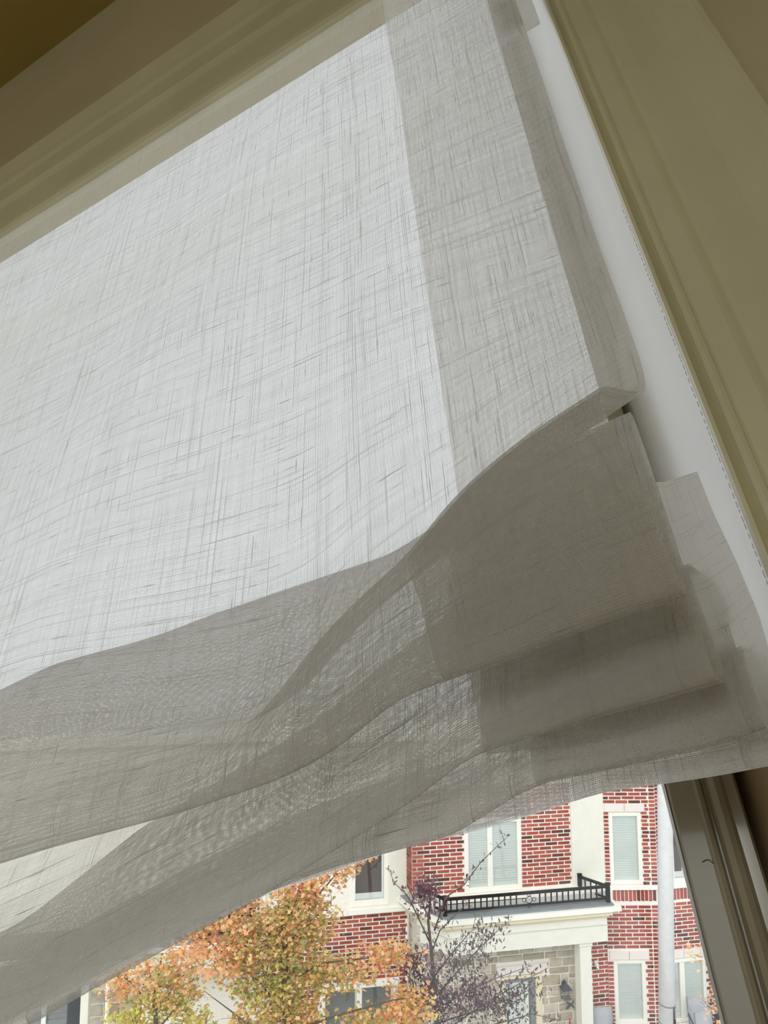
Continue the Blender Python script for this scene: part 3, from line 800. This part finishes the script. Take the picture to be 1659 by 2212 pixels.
hb.bricks += header_column(PB, sJ2 + .02, sB1 - .01, .1, zs0 - .015)
hb.lintel(L2, 0); hb.lintel(L3, 0)
hb.window(W2, 0, None, .075); hb.window(W3, 0, None, .075)
hb.block('sill_band', (PB.sz(1314, 1916)[0], sB1, zb2, zt2 + .0), 0, .05, MAT['trim_white'])
hb.block('sill', (W3[0] - .03, W3[1] + .03, W3[2] - .09, W3[2] - .003), 0, .06, MAT['trim_white'])
hb.finish()

# ---------------------------------------------------------------- house beyond the pole
hd = House(PD, .6, 'red brick townhouse half hidden behind the pale pole and the window frame')
W4 = rect(PD, 1446, 1500, 1760, 1908); W5 = rect(PD, 1450, 1526, 2070, 2206)
L5 = rect(PD, 1440, 1548, 2048, 2066)
zt4, zb4 = PD.sz(1465, 1908)[1], PD.sz(1465, 1917)[1]
z40, z41 = PD.sz(1468, 1942)[1], PD.sz(1468, 1919)[1]
sDe = PD.sz(1541, 2150)[0]
mb = MB(); wall_mb(mb, 0, sDe, 0, ROOF, [W4, W5], -.3, 0); hd.part('wall', mb, MAT['mortar'], face=PD)
hd.bricks += brick_field(PD, .01, sDe - .005, zt4, PD.sz(1460, 1640)[1], [W4])
hd.bricks += soldiers(PD, .02, sDe, z40, z41)
hd.bricks += brick_field(PD, .01, sDe - .005, .1, z40 - .015, [W5, L5])
hd.lintel(L5, 0, None, 3)
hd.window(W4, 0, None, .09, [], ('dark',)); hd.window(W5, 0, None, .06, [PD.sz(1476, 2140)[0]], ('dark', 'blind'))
hd.block('sill_band', (0, sDe, zb4, zt4), 0, .05, MAT['trim_white'])
hd.block('sill', (W5[0] - .03, W5[1] + .03, W5[2] - .07, W5[2] - .003), 0, .06, MAT['trim_white'])
hd.part('slate_panel', MB().box(0, 1.6, -.25, .3, 0, ROOF, .01), MAT['slate'], sDe, 0, 0, None, 'dark slate-grey cladding panel')
hd.finish()

# ---------------------------------------------------------------- left house
hl = House(PC, PC.sz(300, 2100)[0], 'townhouse with dark garage, white porch beam and iron balcony behind the maple')
oL = -.45
sA, sBx = PC.sz(-120, 2100, oL)[0], PC.sz(585, 1990, oL)[0] - .01
mb = MB(); wall_mb(mb, sA, sBx, 0, ROOF, [], oL - .3, oL); hl.part('wall', mb, MAT['mortar'], face=PC)
mbm = mb
hl.part('corner_strip', MB().box(0, .1, -.05, 0, 0, ROOF - .05, .005), MAT['trim_white'], PC.sz(563, 1950, oL)[0], 0, oL)
hl.bricks += brick_field(PC, PC.sz(420, 1990, oL)[0], PC.sz(561, 1950, oL)[0], PC.sz(500, 1995, oL)[1], PC.sz(560, 1905, oL)[1], [], oL)
# porch layers of the left house
ol = .45
def left_layer(name, o, z0, z1, px0, px1, mat): 
    a, b = PC.sz(px0, 2050, o)[0], PC.sz(px1, 2040, o)[0]
    hl.part(name, MB().box(0, b - a, -(o - oL), 0, 0, z1 - z0, .006), mat, a, z0, oL)
zq = lambda y, o: PC.sz(420, y, o)[1]
left_layer('deck', ol - .03, zq(2042, ol), zq(2041, ol) + .02, -110, 560, MAT['roofing'])
left_layer('cornice', ol, zq(2053, ol), zq(2042, ol), -120, 566, MAT['trim_white'])
left_layer('moulding', ol - .06, zq(2066, ol), zq(2053, ol), -110, 558, MAT['trim_beige'])
left_layer('beam', ol - .14, zq(2108, ol), zq(2066, ol), -100, 545, MAT['stucco'])
# stone piece, column, garage door, conduit
zbl = PC.sz(250, 2128, ol - .14)[1]
c0 = PC.sz(173, 2180, .2)[0]; c1 = PC.sz(191, 2180, .2)[0]
hl.part('column', MB().box(0, c1 - c0, 0, .2, 0, zq(2108, ol), .01).box(-.02, c1 - c0 + .02, -.02, .22, zq(2108, ol) - .1, zq(2108, ol) - .002, .01), MAT['stucco'], c0, 0, .2)
rs2 = random.Random(9); z = PC.sz(210, 2140, oL)[1]; a0, a1 = PC.sz(186, 2180, oL)[0], PC.sz(300, 2180, oL)[0]
hl_st = []
while z > .3:
    h = rs2.choice([.17, .22, .28]); a = a0
    while a < a1:
        b = min(a + rs2.uniform(.2, .42), a1)
        if b - a > .05:
            v, f = stone_mesh(b - a, h, rs2); hl.part('stone', MB().add(v, f), MAT['stone'], a, z - h, oL)
        a = b
    z -= h
g0, g1 = PC.sz(60, 2190, oL)[0], PC.sz(168, 2190, oL)[0]; zg = PC.sz(120, 2120, oL)[1]
gd = MB(); gd.box(0, g1 - g0, -.04, 0, 0, zg, .006)
gdo = hl.part('garage_door', gd, MAT['grey_metal'], g0, 0, oL, None, 'dark grey panelled garage door')
for i in range(4):
    MB().box(.06, g1 - g0 - .06, -.055, -.04, zg - .55 * (i + 1) + .04, zg - .55 * i - .06, .008).build('panel', MAT['grey_metal'], gdo, Matrix.Identity(4))
hl.part('garage_jamb', MB().box(0, .28, -.1, 0, 0, zg, .006), MAT['slate'], PC.sz(148, 2190, oL)[0], 0, oL)
hl.part('window_strip', MB().box(0, .08, -.06, 0, 0, zg, .006), MAT['blind_out'], PC.sz(92, 2200, oL)[0], 0, oL + .04)
hl.part('conduit', MB().tube([(0, 0, 0), (0, 0, zq(2100, ol) + .05)], .035, 8), MAT['trim_white'], PC.sz(232, 2160, .35)[0], 0, .35)
hl.part('roof', MB().box(sA - .1, sBx - .01, -.12 - oL, .9, ROOF, ROOF + .18, .02), MAT['trim_white'])
hl.finish()

# ---------------------------------------------------------------- iron balcony railings
def railing(name, s0, s1, o, zb, zt, label, rings, left=None, right=None, pitch=.112):
    m = PC.mat(s0, zb, o); root = empty(name, m); tag(root, label, 'railing', 'iron balcony railings')
    w = s1 - s0; h = zt - zb
    I = Matrix.Identity(4)
    def rail(nm, a, b, z0, z1, d=.03):
        a, b = Vector((a[0], a[1], 0)), Vector((b[0], b[1], 0)); t = (b - a).normalized(); n = Vector((-t.y, t.x, 0)) * d / 2
        v = [a - n, b - n, b + n, a + n]; mbx = MB()
        mbx.add([(p.x, p.y, z0) for p in v] + [(p.x, p.y, z1) for p in v], [(0, 3, 2, 1), (4, 5, 6, 7), (0, 1, 5, 4), (1, 2, 6, 5), (2, 3, 7, 6), (3, 0, 4, 7)])
        mbx.build(nm, MAT['iron'], root, I)
    runs = [((0, 0), (w, 0))]
    if left: runs.append(((0, 0), left))
    if right: runs.append(((w, 0), right))
    for ri, (a, b) in enumerate(runs):
        rail('top_rail', a, b, h - .045, h, .045); rail('bottom_rail', a, b, .045, .075, .03)
        L = math.hypot(b[0] - a[0], b[1] - a[1]); n = max(2, int(L / pitch))
        bm_ = None
        for i in range(1, n):
            t = i / n; x, y = a[0] + (b[0] - a[0]) * t, a[1] + (b[1] - a[1]) * t
            if ri == 0 and any(abs(x - q) < .145 for q in rings): continue
            MB().box(x - .011, x + .011, y - .011, y + .011, .07, h - .04).build('baluster', MAT['iron'], root, I)
        ends = [a, b] if ri == 0 else [b]
        for p in ends:
            MB().box(p[0] - .035, p[0] + .035, p[1] - .035, p[1] + .035, -.02, h + .02, .004).box(p[0] - .045, p[0] + .045, p[1] - .045, p[1] + .045, h + .02, h + .035, .004).build('post', MAT['iron'], root, I)
    if left: rail('mid_rail', (.05, 0), (rings[0] - .07, 0), h * .60, h * .63, .015)
    for q in rings:
        zc = h * .5
        MB().ring((q, 0, zc), .062, .007).build('ring', MAT['iron'], root, I)
        for dx, dz in ((0, .1), (0, -.1), (.1, 0), (-.1, 0)):
            MB().ring((q + dx, 0, zc + dz), .036, .006, 12).build('ring', MAT['iron'], root, I)
    return root
orl = .58
zr0 = PC.sz(1200, 1962, orl)[1]; zr1 = PC.sz(1200, 1921, orl)[1]
s0, s1 = PC.sz(961, 1960, orl)[0], PC.sz(1313, 1930, orl)[0]
lf = (PC.sz(905, 1965, -.1)[0] - s0, orl + .0); rt = (PC.sz(1252, 1915, .05)[0] - s0, orl - .06)
zr0 = DECKZ + .035
railing('balcony_railing', s0, s1, orl, zr0, zr1, 'low black iron railing with a ring motif above the stone porch', [PC.sz(1143, 1945, orl)[0] - s0], lf, rt)
oq = .3
s0, s1 = PC.sz(300, 2060, oq)[0], PC.sz(545, 1990, oq)[0]
zq0 = zq(2041, ol) + .025; zq1 = PC.sz(490, 1976, oq)[1]
railing('balcony_railing', s0, s1, oq, zq0, zq1, 'low black iron railing glimpsed through the orange maple', [PC.sz(444, 2008, oq)[0] - s0])

# ---------------------------------------------------------------- small things on the facades
def place(name, face, px, py, o, label, cat):
    s_, z_ = face.sz(px, py, o); m = face.mat(s_, z_, o); r_ = empty(name, m); tag(r_, label, cat); return r_
I4 = Matrix.Identity(4)
lr = place('wall_lantern', PC, 1216, 2137, .012, 'dark wall lantern on the stone wall right of the porch door', 'lamp')
mb = MB(); mb.add([(-.1, -.24, .09), (.1, -.24, .09), (.1, -.04, .09), (-.1, -.04, .09), (0, -.14, .2)], [(0, 1, 4), (1, 2, 4), (2, 3, 4), (3, 0, 4), (3, 2, 1, 0)])
mb.build('cap', MAT['slate'], lr, I4)
cg = MB()
for x_ in (-.085, .075):
    for y_ in (-.225, -.065): cg.box(x_, x_ + .01, y_, y_ + .01, -.08, .09)
cg.box(-.085, .085, -.225, -.055, -.09, -.08); cg.build('cage', MAT['grey_metal'], lr, I4)
MB().box(-.07, .07, -.21, -.07, -.075, .085).build('glass', MAT['lamp_glass'], lr, I4)
MB().box(-.03, .03, -.05, .0, -.02, .16, .005).box(-.012, .012, -.14, -.04, .185, .205).build('bracket', MAT['slate'], lr, I4)
xo = place('wall_ornament', PC, 1232, 2170, .03, 'dark crossed metal wall ornament on the stone wall below the lantern', 'ornament')
for sgn_ in (-1, 1):
    MB().tube([(-.08 * sgn_, 0, .07), (-.03 * sgn_, -.012, .02), (0, -.015, 0), (.05 * sgn_, -.01, -.035), (.085 * sgn_, 0, -.075)], [.006, .011, .008, .014, .007], 6).build('blade', MAT['slate'], xo, I4)
lf_ = place('wall_light', PC, 1287, 2081, .013, 'small white wall light on the brick right of the white column', 'lamp')
MB().box(-.035, .035, -.03, 0, -.05, .06, .006).build('back_plate', MAT['trim_white'], lf_, I4)
MB().tube([(0, -.03, .02), (0, -.07, .0), (0, -.08, -.05)], [.03, .035, .03], 8).build('shade', MAT['trim_white'], lf_, I4)

gs_, gz_ = PC.sz(1231, 2203, .5)
gr_ = empty('garden_stake', PC.mat(gs_, 0, .5)); tag(gr_, 'slim stake with a red finial before the stone wall left of the white column', 'garden stake')
MB().tube([(0, 0, 0), (0, 0, gz_ - .06)], .012, 6).build('rod', MAT['slate'], gr_, I4)
MB().tube([(0, 0, gz_ - .16), (0, 0, gz_ - .1), (0, 0, gz_ - .07), (0, 0, gz_ - .05), (0, 0, gz_ + .03)], [.03, .035, .02, .018, .012], 8).build('finial', MAT['red_metal'], gr_, I4)

# pole
yp = (CPOS + wray(1439, 2150) * 11.4)[1]
def on_y_plane(px, py): r_ = wray(px, py); return CPOS + r_ * (yp / r_[1])
pa_, pb_ = on_y_plane(1436, 1690), on_y_plane(1440.5, 2200)      # the pole leans a little
lean = (pa_[0] - pb_[0]) / (pa_[2] - pb_[2])
pole = empty('street_pole', Matrix.Translation((pb_[0] - lean * pb_[2], yp, 0)) @ Matrix.Rotation(math.atan(lean), 4, 'Y')); tag(pole, 'pale grey concrete street pole rising past the brick houses', 'pole')
MB().tube([(0, 0, 0), (0, 0, 11.5)], [.134, .112], 20).build('shaft', MAT['pole'], pole, I4, True)
pd = 11.4
for y_ in (2166, 2204):
    zb_ = (CPOS + wray(1439, y_) * pd)[2]
    mbt = MB().tube([(0, 0, zb_ - .008), (0, 0, zb_ + .008)], .1335, 20); mbt.build('strap', MAT['grey_metal'], pole, I4)
za_, zc_ = (CPOS + wray(1449, 2167) * pd)[2], (CPOS + wray(1449, 2202) * pd)[2]
ang = math.radians(40)
pm = Matrix.Rotation(ang, 4, 'Z') @ T(0, -.134, zc_)
pl = MB().box(-.028, .028, -.008, 0, 0, za_ - zc_, .002).build('number_plate', MAT['plate_black'], pole, pm)
for i, ch in enumerate('035'):
    cu = bpy.data.curves.new('numeral', 'FONT'); cu.body = ch; cu.size = .075; cu.align_x = 'CENTER'; cu.extrude = .0008
    tmp = bpy.data.objects.new('tmp', cu); COL.objects.link(tmp); bpy.context.view_layer.update()
    me_ = bpy.data.meshes.new_from_object(tmp.evaluated_get(bpy.context.evaluated_depsgraph_get())); bpy.data.objects.remove(tmp); me_.materials.clear()
    t_ = bpy.data.objects.new('numeral', me_); COL.objects.link(t_); t_.parent = pl; me_.materials.append(MAT['plate_white'])
    t_.matrix_local = T(0, -.0095, (za_ - zc_) * (.80 - .225 * i)) @ Matrix.Rotation(math.pi / 2, 4, 'X')

# raised deck with outdoor chairs
def at_face(face, px, py, o): s_, z_ = face.sz(px, py, o); return s_, z_
def chair(face, px, py, o, turn, label, hback=.92):
    s_, z_ = face.sz(px, py, o); zb_ = z_ - hback
    m = face.mat(s_, zb_, o) @ Matrix.Rotation(turn, 4, 'Z'); r_ = empty('patio_chair', m); tag(r_, label, 'chair', 'grey patio chairs')
    w = .2
    for sx in (-1, 1):
        MB().tube([(sx * w, .24, hback), (sx * w, .2, .75), (sx * w * .97, .14, .44), (sx * w, -.26, .42), (sx * w, -.29, .38), (sx * w, -.27, .0)], .013, 6).build('side_frame', MAT['grey_metal'], r_, I4)
        MB().tube([(sx * w, .14, .42), (sx * w, .24, .0)], .013, 6).build('leg', MAT['grey_metal'], r_, I4)
        MB().tube([(sx * w, .18, .64), (sx * (w + .03), -.05, .66), (sx * (w + .03), -.2, .64), (sx * w, -.27, .4)], .014, 6).build('armrest', MAT['slate'], r_, I4)
    pts = [(.235, hback - .01), (.195, .75), (.15, .47), (.10, .43), (-.05, .415), (-.25, .425)]
    v, f = [], []
    for y_, z__ in pts: v += [(-w, y_, z__), (-w * .3, y_ + .012, z__ - .006), (w * .3, y_ + .012, z__ - .006), (w, y_, z__)]
    for i in range(len(pts) - 1):
        for j in range(3): f.append((i * 4 + j, i * 4 + j + 1, i * 4 + 5 + j, i * 4 + 4 + j))
    sl = mesh('sling', v, f, True); so = link('sling', sl, MAT['sling'], r_, I4)
    md = so.modifiers.new('thick', 'SOLIDIFY'); md.thickness = .006
    return zb_
def platform(face, px, py, o, w, d0, d1, top, label):
    s_, z_ = face.sz(px, py, o)
    tag(MB().box(-w, w, d0, d1, 0, top - .006, .01).build('patio_platform', MAT['paving'], None, face.mat(s_, 0, o)), label, 'platform', 'raised patio platforms')
zc1 = chair(PB, 1312, 2190, .55, math.radians(8), 'grey sling patio chair in front of the lower bay window')
platform(PB, 1312, 2190, .55, .34, -.42, .45, zc1, 'raised paved platform carrying the single patio chair')
zc2 = chair(PD, 1516, 2169, .55, math.radians(-14), 'grey sling patio chair in front of the house beyond the pole')
z3 = PD.sz(1540, 2199, 1.3)[1]
chair(PD, 1540, 2199, 1.3, math.radians(12), 'patio chair nearest the window frame, half cut off by it', z3 - zc2)
platform(PD, 1525, 2185, .9, .55, -.85, .75, zc2, 'raised paved platform carrying the two patio chairs beyond the pole')

# ---------------------------------------------------------------- trees
LEAFC = dict(red=(222, 134, 100), orange=(236, 178, 124), peach=(243, 207, 166), gold=(230, 198, 124), olive=(186, 178, 108), green=(152, 160, 92), lime=(216, 220, 110))
for k, c in LEAFC.items():
    MAT['leaf_' + k] = paint('maple_leaf_' + k, srgb(*c), .6, .12, 30); 
    nt = MAT['leaf_' + k].node_tree; p = [n for n in nt.nodes if n.type == 'BSDF_PRINCIPLED'][0]; out = [n for n in nt.nodes if n.type == 'OUTPUT_MATERIAL'][0]
    t = nt.nodes.new('ShaderNodeBsdfTranslucent'); nt.links.new(p.inputs['Base Color'].links[0].from_socket, t.inputs[0])
    mx = nt.nodes.new('ShaderNodeMixShader'); mx.inputs[0].default_value = .28; nt.links.new(p.outputs[0], mx.inputs[1]); nt.links.new(t.outputs[0], mx.inputs[2]); nt.links.new(mx.outputs[0], out.inputs[0])
PLC = dict(plum=(96, 66, 78), mauve=(134, 104, 116), smoke=(84, 80, 74))
for k, c in PLC.items(): MAT['leaf_' + k] = paint('plum_leaf_' + k, srgb(*c), .45, .12, 30)
def leaf_maple(r):
    pts = []
    lobes = [(90, 1.0), (38, .88), (-22, .55), (202, .55), (142, .88)]; notch = [(64, .5), (8, .46), (-90, .18), (172, .46), (116, .5)]
    for (a, R), (b, q) in zip(lobes, notch):
        a, b = math.radians(a), math.radians(b); pts += [(R * math.cos(a), R * math.sin(a)), (q * math.cos(b), q * math.sin(b))]
    v = [(0, 0, .0)] + [(x, y, .18 * abs(x) + r.uniform(-.07, .07) - .1 * y * y) for x, y in pts]
    return np.array(v), [(0, i + 1, (i + 1) % 10 + 1) for i in range(10)]
def leaf_lance(r):
    v = [(0, -.1, 0), (.2, .25, .05), (.16, .65, .06), (0, 1.0, -.08), (-.16, .65, .06), (-.2, .25, .05), (0, .45, -.02)]
    return np.array(v), [(0, 1, 6), (1, 2, 6), (2, 3, 6), (3, 4, 6), (4, 5, 6), (5, 0, 6)]
def wpt(px, py, d): return CPOS + wray(px, py) * d
class Tree:
    def __init__(s, name, px, depth, label, leaf, group=None):
        b = wpt(px, 2000, depth); s.b = np.array([b[0], b[1], 0]); s.root = empty(name, Matrix.Translation(tuple(s.b))); tag(s.root, label, 'tree', group or ('maples along the street' if name == 'maple_tree' else None))
        s.d = depth; s.leaf = leaf; s.items = []; s.tw = MB(); s.r = random.Random(int(px)); s.n = np.random.RandomState(int(px))
    def branch(s, pts, r0, r1, main=False, mat='bark'):
        """pts: (px, py, depth offset)"""
        P = [wpt(x, y, s.d + dz) - s.b for x, y, dz in pts]
        rr = [r0 + (r1 - r0) * i / (len(P) - 1) for i in range(len(P))]
        if main: MB().tube(P, rr, 8).build('trunk', MAT[mat], s.root, I4, True)
        else: s.tw.tube(P, rr, 5)
        return P
    def put(s, p, size, cols, droop=.5):
        s.items.append((np.array(p), size * s.r.uniform(.7, 1.2), s.r.choices(list(cols), list(cols.values()))[0]))
    def blob(s, cx, cy, rx, ry, n, cols, size=.05, hold=None, dz=0, per=9):
        if s.leaf is leaf_maple: n = int(n * 1.55)
        else: n = int(n * 1.7)
        made = 0
        while made < n:
            u = s.n.normal(size=3); u /= np.linalg.norm(u); q = s.r.random() ** .4
            x, y = cx + u[0] * rx * q, cy + u[1] * ry * q
            c = wpt(x, y, s.d + dz + u[2] * q * min(rx, 70) / F * s.d)
            if s.r.random() < .35:
                e = c + s.n.normal(size=3) * .1; s.tw.tube([c - s.b, (c + e) / 2 - s.b + s.n.normal(size=3) * .02, e - s.b], [.006, .004, .002], 4, False)
            for k in range(per):
                p = c + s.n.normal(size=3) * np.array([.085, .085, .06])
                if hold and any(((project(p)[0] - h[0]) / h[2]) ** 2 + ((project(p)[1] - h[1]) / h[3]) ** 2 < 1 for h in hold): continue
                s.put(p - s.b, size, cols); made += 1
            made += 1
    def finish(s, mats, limit=300):
        if s.tw.v: s.tw.build('branches', MAT['bark' if s.leaf is leaf_maple else 'twig'], s.root, I4, True)['kind'] = 'stuff'
        vis = [(project(p + s.b)[2] / z, i) for i, (p, z, c) in enumerate(s.items) if shows(p + s.b, -2)]
        vis.sort(); single = {i for _, i in vis[:limit]}
        base = {}
        V, Fc, MI_ = [], [], []; names = list(mats); cnt = 0
        meshes = {}
        for c in names:
            for k in range(2):
                v, f = s.leaf(s.r); me = mesh('leaf', v, f); me.materials.append(MAT['leaf_' + c]); meshes[c, k] = me
        variants = [s.leaf(s.r) for _ in range(6)]
        for i, (p, z, c) in enumerate(s.items):
            e = (s.r.gauss(.75, .55), s.r.gauss(0, .5), s.r.uniform(-3.14, 3.14))
            M = Matrix.Rotation(e[2], 3, 'Z') @ Matrix.Rotation(e[0] + 2.2 if s.leaf is leaf_maple else s.r.uniform(-.6, 2.2), 3, 'X') @ Matrix.Rotation(e[1], 3, 'Y')
            if i in single:
                m4 = Matrix.Translation(tuple(p)) @ M.to_4x4() @ Matrix.Scale(z, 4)
                link('leaf', meshes[c, i % 2], None, s.root, m4)
            else:
                v, f = variants[i % 6]; n0 = cnt
                V.append(v @ (np.array(M) * z).T + p); Fc += [tuple(a + n0 for a in q) for q in f]; MI_ += [names.index(c)] * len(f); cnt += len(v)
        me = mesh('foliage', np.concatenate(V), Fc)
        for c in names: me.materials.append(MAT['leaf_' + c])
        me.polygons.foreach_set('material_index', MI_)
        o = link('foliage', me, None, s.root, I4); o['kind'] = 'stuff'

warm = dict(orange=5, peach=3, gold=3, red=1.2, olive=1); mid = dict(gold=4, orange=2.5, olive=3.5, peach=1.5, green=.8); low = dict(olive=4, green=2.2, gold=3, lime=1, orange=1)
mt = Tree('maple_tree', 615, 9.6, 'large maple turning orange and olive in front of the brick houses', leaf_maple, None)
gz = lambda px, d: F * (0 - 0) + 0
mt.branch([(640, 2700, 0), (626, 2330, 0), (620, 2200, 0), (612, 2060, 0), (618, 1960, 0), (640, 1890, 0), (690, 1835, 0)], .085, .012, True)
for pts in ([(620, 2200, 0), (560, 2120, .1), (470, 2050, .1), (400, 1990, 0)], [(616, 2120, 0), (700, 2080, -.1), (790, 2070, -.1), (880, 2040, 0)], [(613, 2060, 0), (560, 1990, .15), (520, 1950, .1)],
            [(618, 1980, 0), (690, 1930, -.1), (760, 1850, 0)], [(622, 2230, 0), (740, 2190, -.2), (850, 2160, -.2), (930, 2150, 0)], [(624, 2300, 0), (520, 2200, .2), (440, 2140, .2)], [(612, 2050, 0), (660, 2000, .1), (700, 1960, .1)]):
    mt.branch(pts, .02, .004)
hold = [(805, 2010, 78, 44), (770, 2170, 62, 26), (475, 2172, 22, 26), (880, 1985, 30, 20)]
mt.blob(735, 1850, 62, 42, 420, warm, hold=[(815, 1905, 45, 48)])
mt.blob(660, 1905, 85, 55, 800, warm); mt.blob(640, 1980, 92, 62, 900, mid); mt.blob(585, 2030, 120, 60, 950, dict(mid, olive=5), hold=hold)
mt.blob(600, 2110, 130, 62, 1000, low, hold=hold); mt.blob(720, 2105, 85, 44, 520, mid, hold=hold); mt.blob(835, 2062, 62, 34, 330, warm, hold=[(805, 2000, 60, 36)])
mt.blob(880, 2178, 62, 42, 420, dict(warm, lime=1, gold=5), hold=[(770, 2160, 62, 40)]); mt.blob(640, 2195, 70, 40, 420, mid); mt.blob(500, 2075, 75, 50, 480, warm, hold=hold)
mt.blob(520, 1985, 45, 40, 260, warm); mt.blob(440, 2020, 50, 36, 260, dict(warm, red=3)); mt.blob(780, 2205, 60, 22, 200, mid); mt.blob(545, 2200, 50, 34, 220, mid, hold=hold)
mt.finish(dict.fromkeys(LEAFC))
m2 = Tree('maple_tree', 330, 10.6, 'smaller maple with orange and yellow-green leaves left of the large maple', leaf_maple)
m2.branch([(345, 2600, 0), (338, 2300, 0), (335, 2150, 0), (350, 2060, 0)], .06, .012, True)
for pts in ([(336, 2180, 0), (280, 2120, 0), (240, 2090, 0)], [(337, 2230, 0), (400, 2150, 0), (430, 2090, 0)], [(338, 2290, 0), (290, 2210, 0)]): m2.branch(pts, .016, .004)
m2.blob(300, 2110, 62, 40, 330, warm); m2.blob(370, 2130, 65, 56, 520, dict(mid, olive=4)); m2.blob(410, 2070, 55, 38, 280, dict(warm, red=2)); m2.blob(330, 2180, 90, 40, 420, low); m2.blob(280, 2205, 45, 26, 200, dict(lime=6, gold=2, olive=1)); m2.blob(420, 2205, 60, 30, 220, dict(lime=2, olive=3, gold=3), hold=[(475, 2172, 24, 26)])
m2.blob(250, 2130, 34, 30, 110, dict(warm, gold=4))
m2.finish(dict.fromkeys(LEAFC))
m3 = Tree('maple_tree', 1640, 9.0, 'few thin orange maple twigs reaching in beside the window frame', leaf_maple)
m3.branch([(1650, 2700, 0), (1645, 2300, 0), (1640, 2080, 0)], .05, .015, True)
for pts in ([(1641, 2120, 0), (1580, 2090, 0), (1500, 2062, 0)], [(1643, 2230, 0), (1590, 2190, 0), (1530, 2165, 0)]): m3.branch(pts, .010, .003)
m3.blob(1540, 2062, 42, 20, 70, dict(orange=3, gold=2, peach=3), .04, per=5); m3.blob(1560, 2175, 32, 30, 80, dict(peach=5, orange=2), .04, per=5); m3.blob(1620, 2120, 50, 60, 160, warm)
m3.finish(dict.fromkeys(LEAFC))

pt = Tree('plum_tree', 940, 10.4, 'sparse dark purple plum tree before the porch', leaf_lance)
pt.branch([(955, 2750, 0), (948, 2330, 0), (943, 2200, 0), (938, 2120, 0), (931, 2050, 0), (925, 1990, 0), (932, 1920, 0), (940, 1880, 0)], .05, .006, True, 'twig')
pb = [[(936, 2160, 0), (985, 2102, -.1), (1028, 2056, -.1), (1074, 2011, -.1), (1104, 1986, -.1)], [(938, 2010, .1), (964, 1937, .1), (1002, 1912, .1), (1038, 1863, .1), (1079, 1823, .1), (1098, 1806, .1)],
      [(930, 2040, 0), (900, 1975, .1), (880, 1935, .1), (850, 1905, .1), (838, 1870, .1)], [(940, 2150, 0), (900, 2100, .1), (880, 2050, .1), (872, 2010, .1)], [(942, 2180, 0), (1010, 2140, -.2), (1080, 2110, -.2), (1150, 2085, -.2)],
      [(945, 2210, 0), (1040, 2180, -.2), (1120, 2150, -.2), (1175, 2120, -.2)], [(946, 2260, 0), (1060, 2215, -.2), (1150, 2190, -.2), (1210, 2205, -.2)], [(938, 2110, 0), (975, 2060, .1), (1010, 2020, .1), (1040, 1990, .1)],
      [(932, 2060, 0), (950, 2010, 0), (985, 1975, 0), (1010, 1950, 0)], [(944, 2200, 0), (890, 2160, .1), (860, 2120, .1)], [(946, 2240, 0), (1000, 2200, -.1), (1060, 2160, -.1), (1130, 2120, -.1), (1185, 2090, -.1)], [(926, 1985, 0), (908, 1940, 0), (900, 1900, 0)]]
pc = dict(plum=4, mauve=3, smoke=3)
for pts in pb:
    P = pt.branch(pts, .012, .003)
    for i in range(len(P) - 1):
        L = np.linalg.norm(P[i + 1] - P[i])
        for k in range(int(L / .022)):
            t = pt.r.random(); p = P[i] + (P[i + 1] - P[i]) * t
            if pt.r.random() < .8: pt.put(p + pt.n.normal(size=3) * .035, .07, pc)
pt.blob(915, 1940, 26, 42, 170, dict(plum=5, mauve=2), .07, per=6); pt.blob(905, 2085, 45, 40, 240, dict(mauve=5, plum=2), .07, per=6); pt.blob(935, 2165, 50, 50, 330, pc, .07, per=6)
pt.blob(1020, 2160, 70, 48, 330, dict(plum=4, mauve=2, smoke=2), .07, per=6); pt.blob(1100, 2165, 75, 45, 240, dict(smoke=4, plum=3), .07, per=5); pt.blob(1000, 2070, 60, 40, 160, dict(smoke=3, plum=3), .07, per=4); pt.blob(1060, 2020, 50, 34, 70, dict(smoke=3, plum=1), .07, per=3)
pt.finish(dict.fromkeys(PLC))
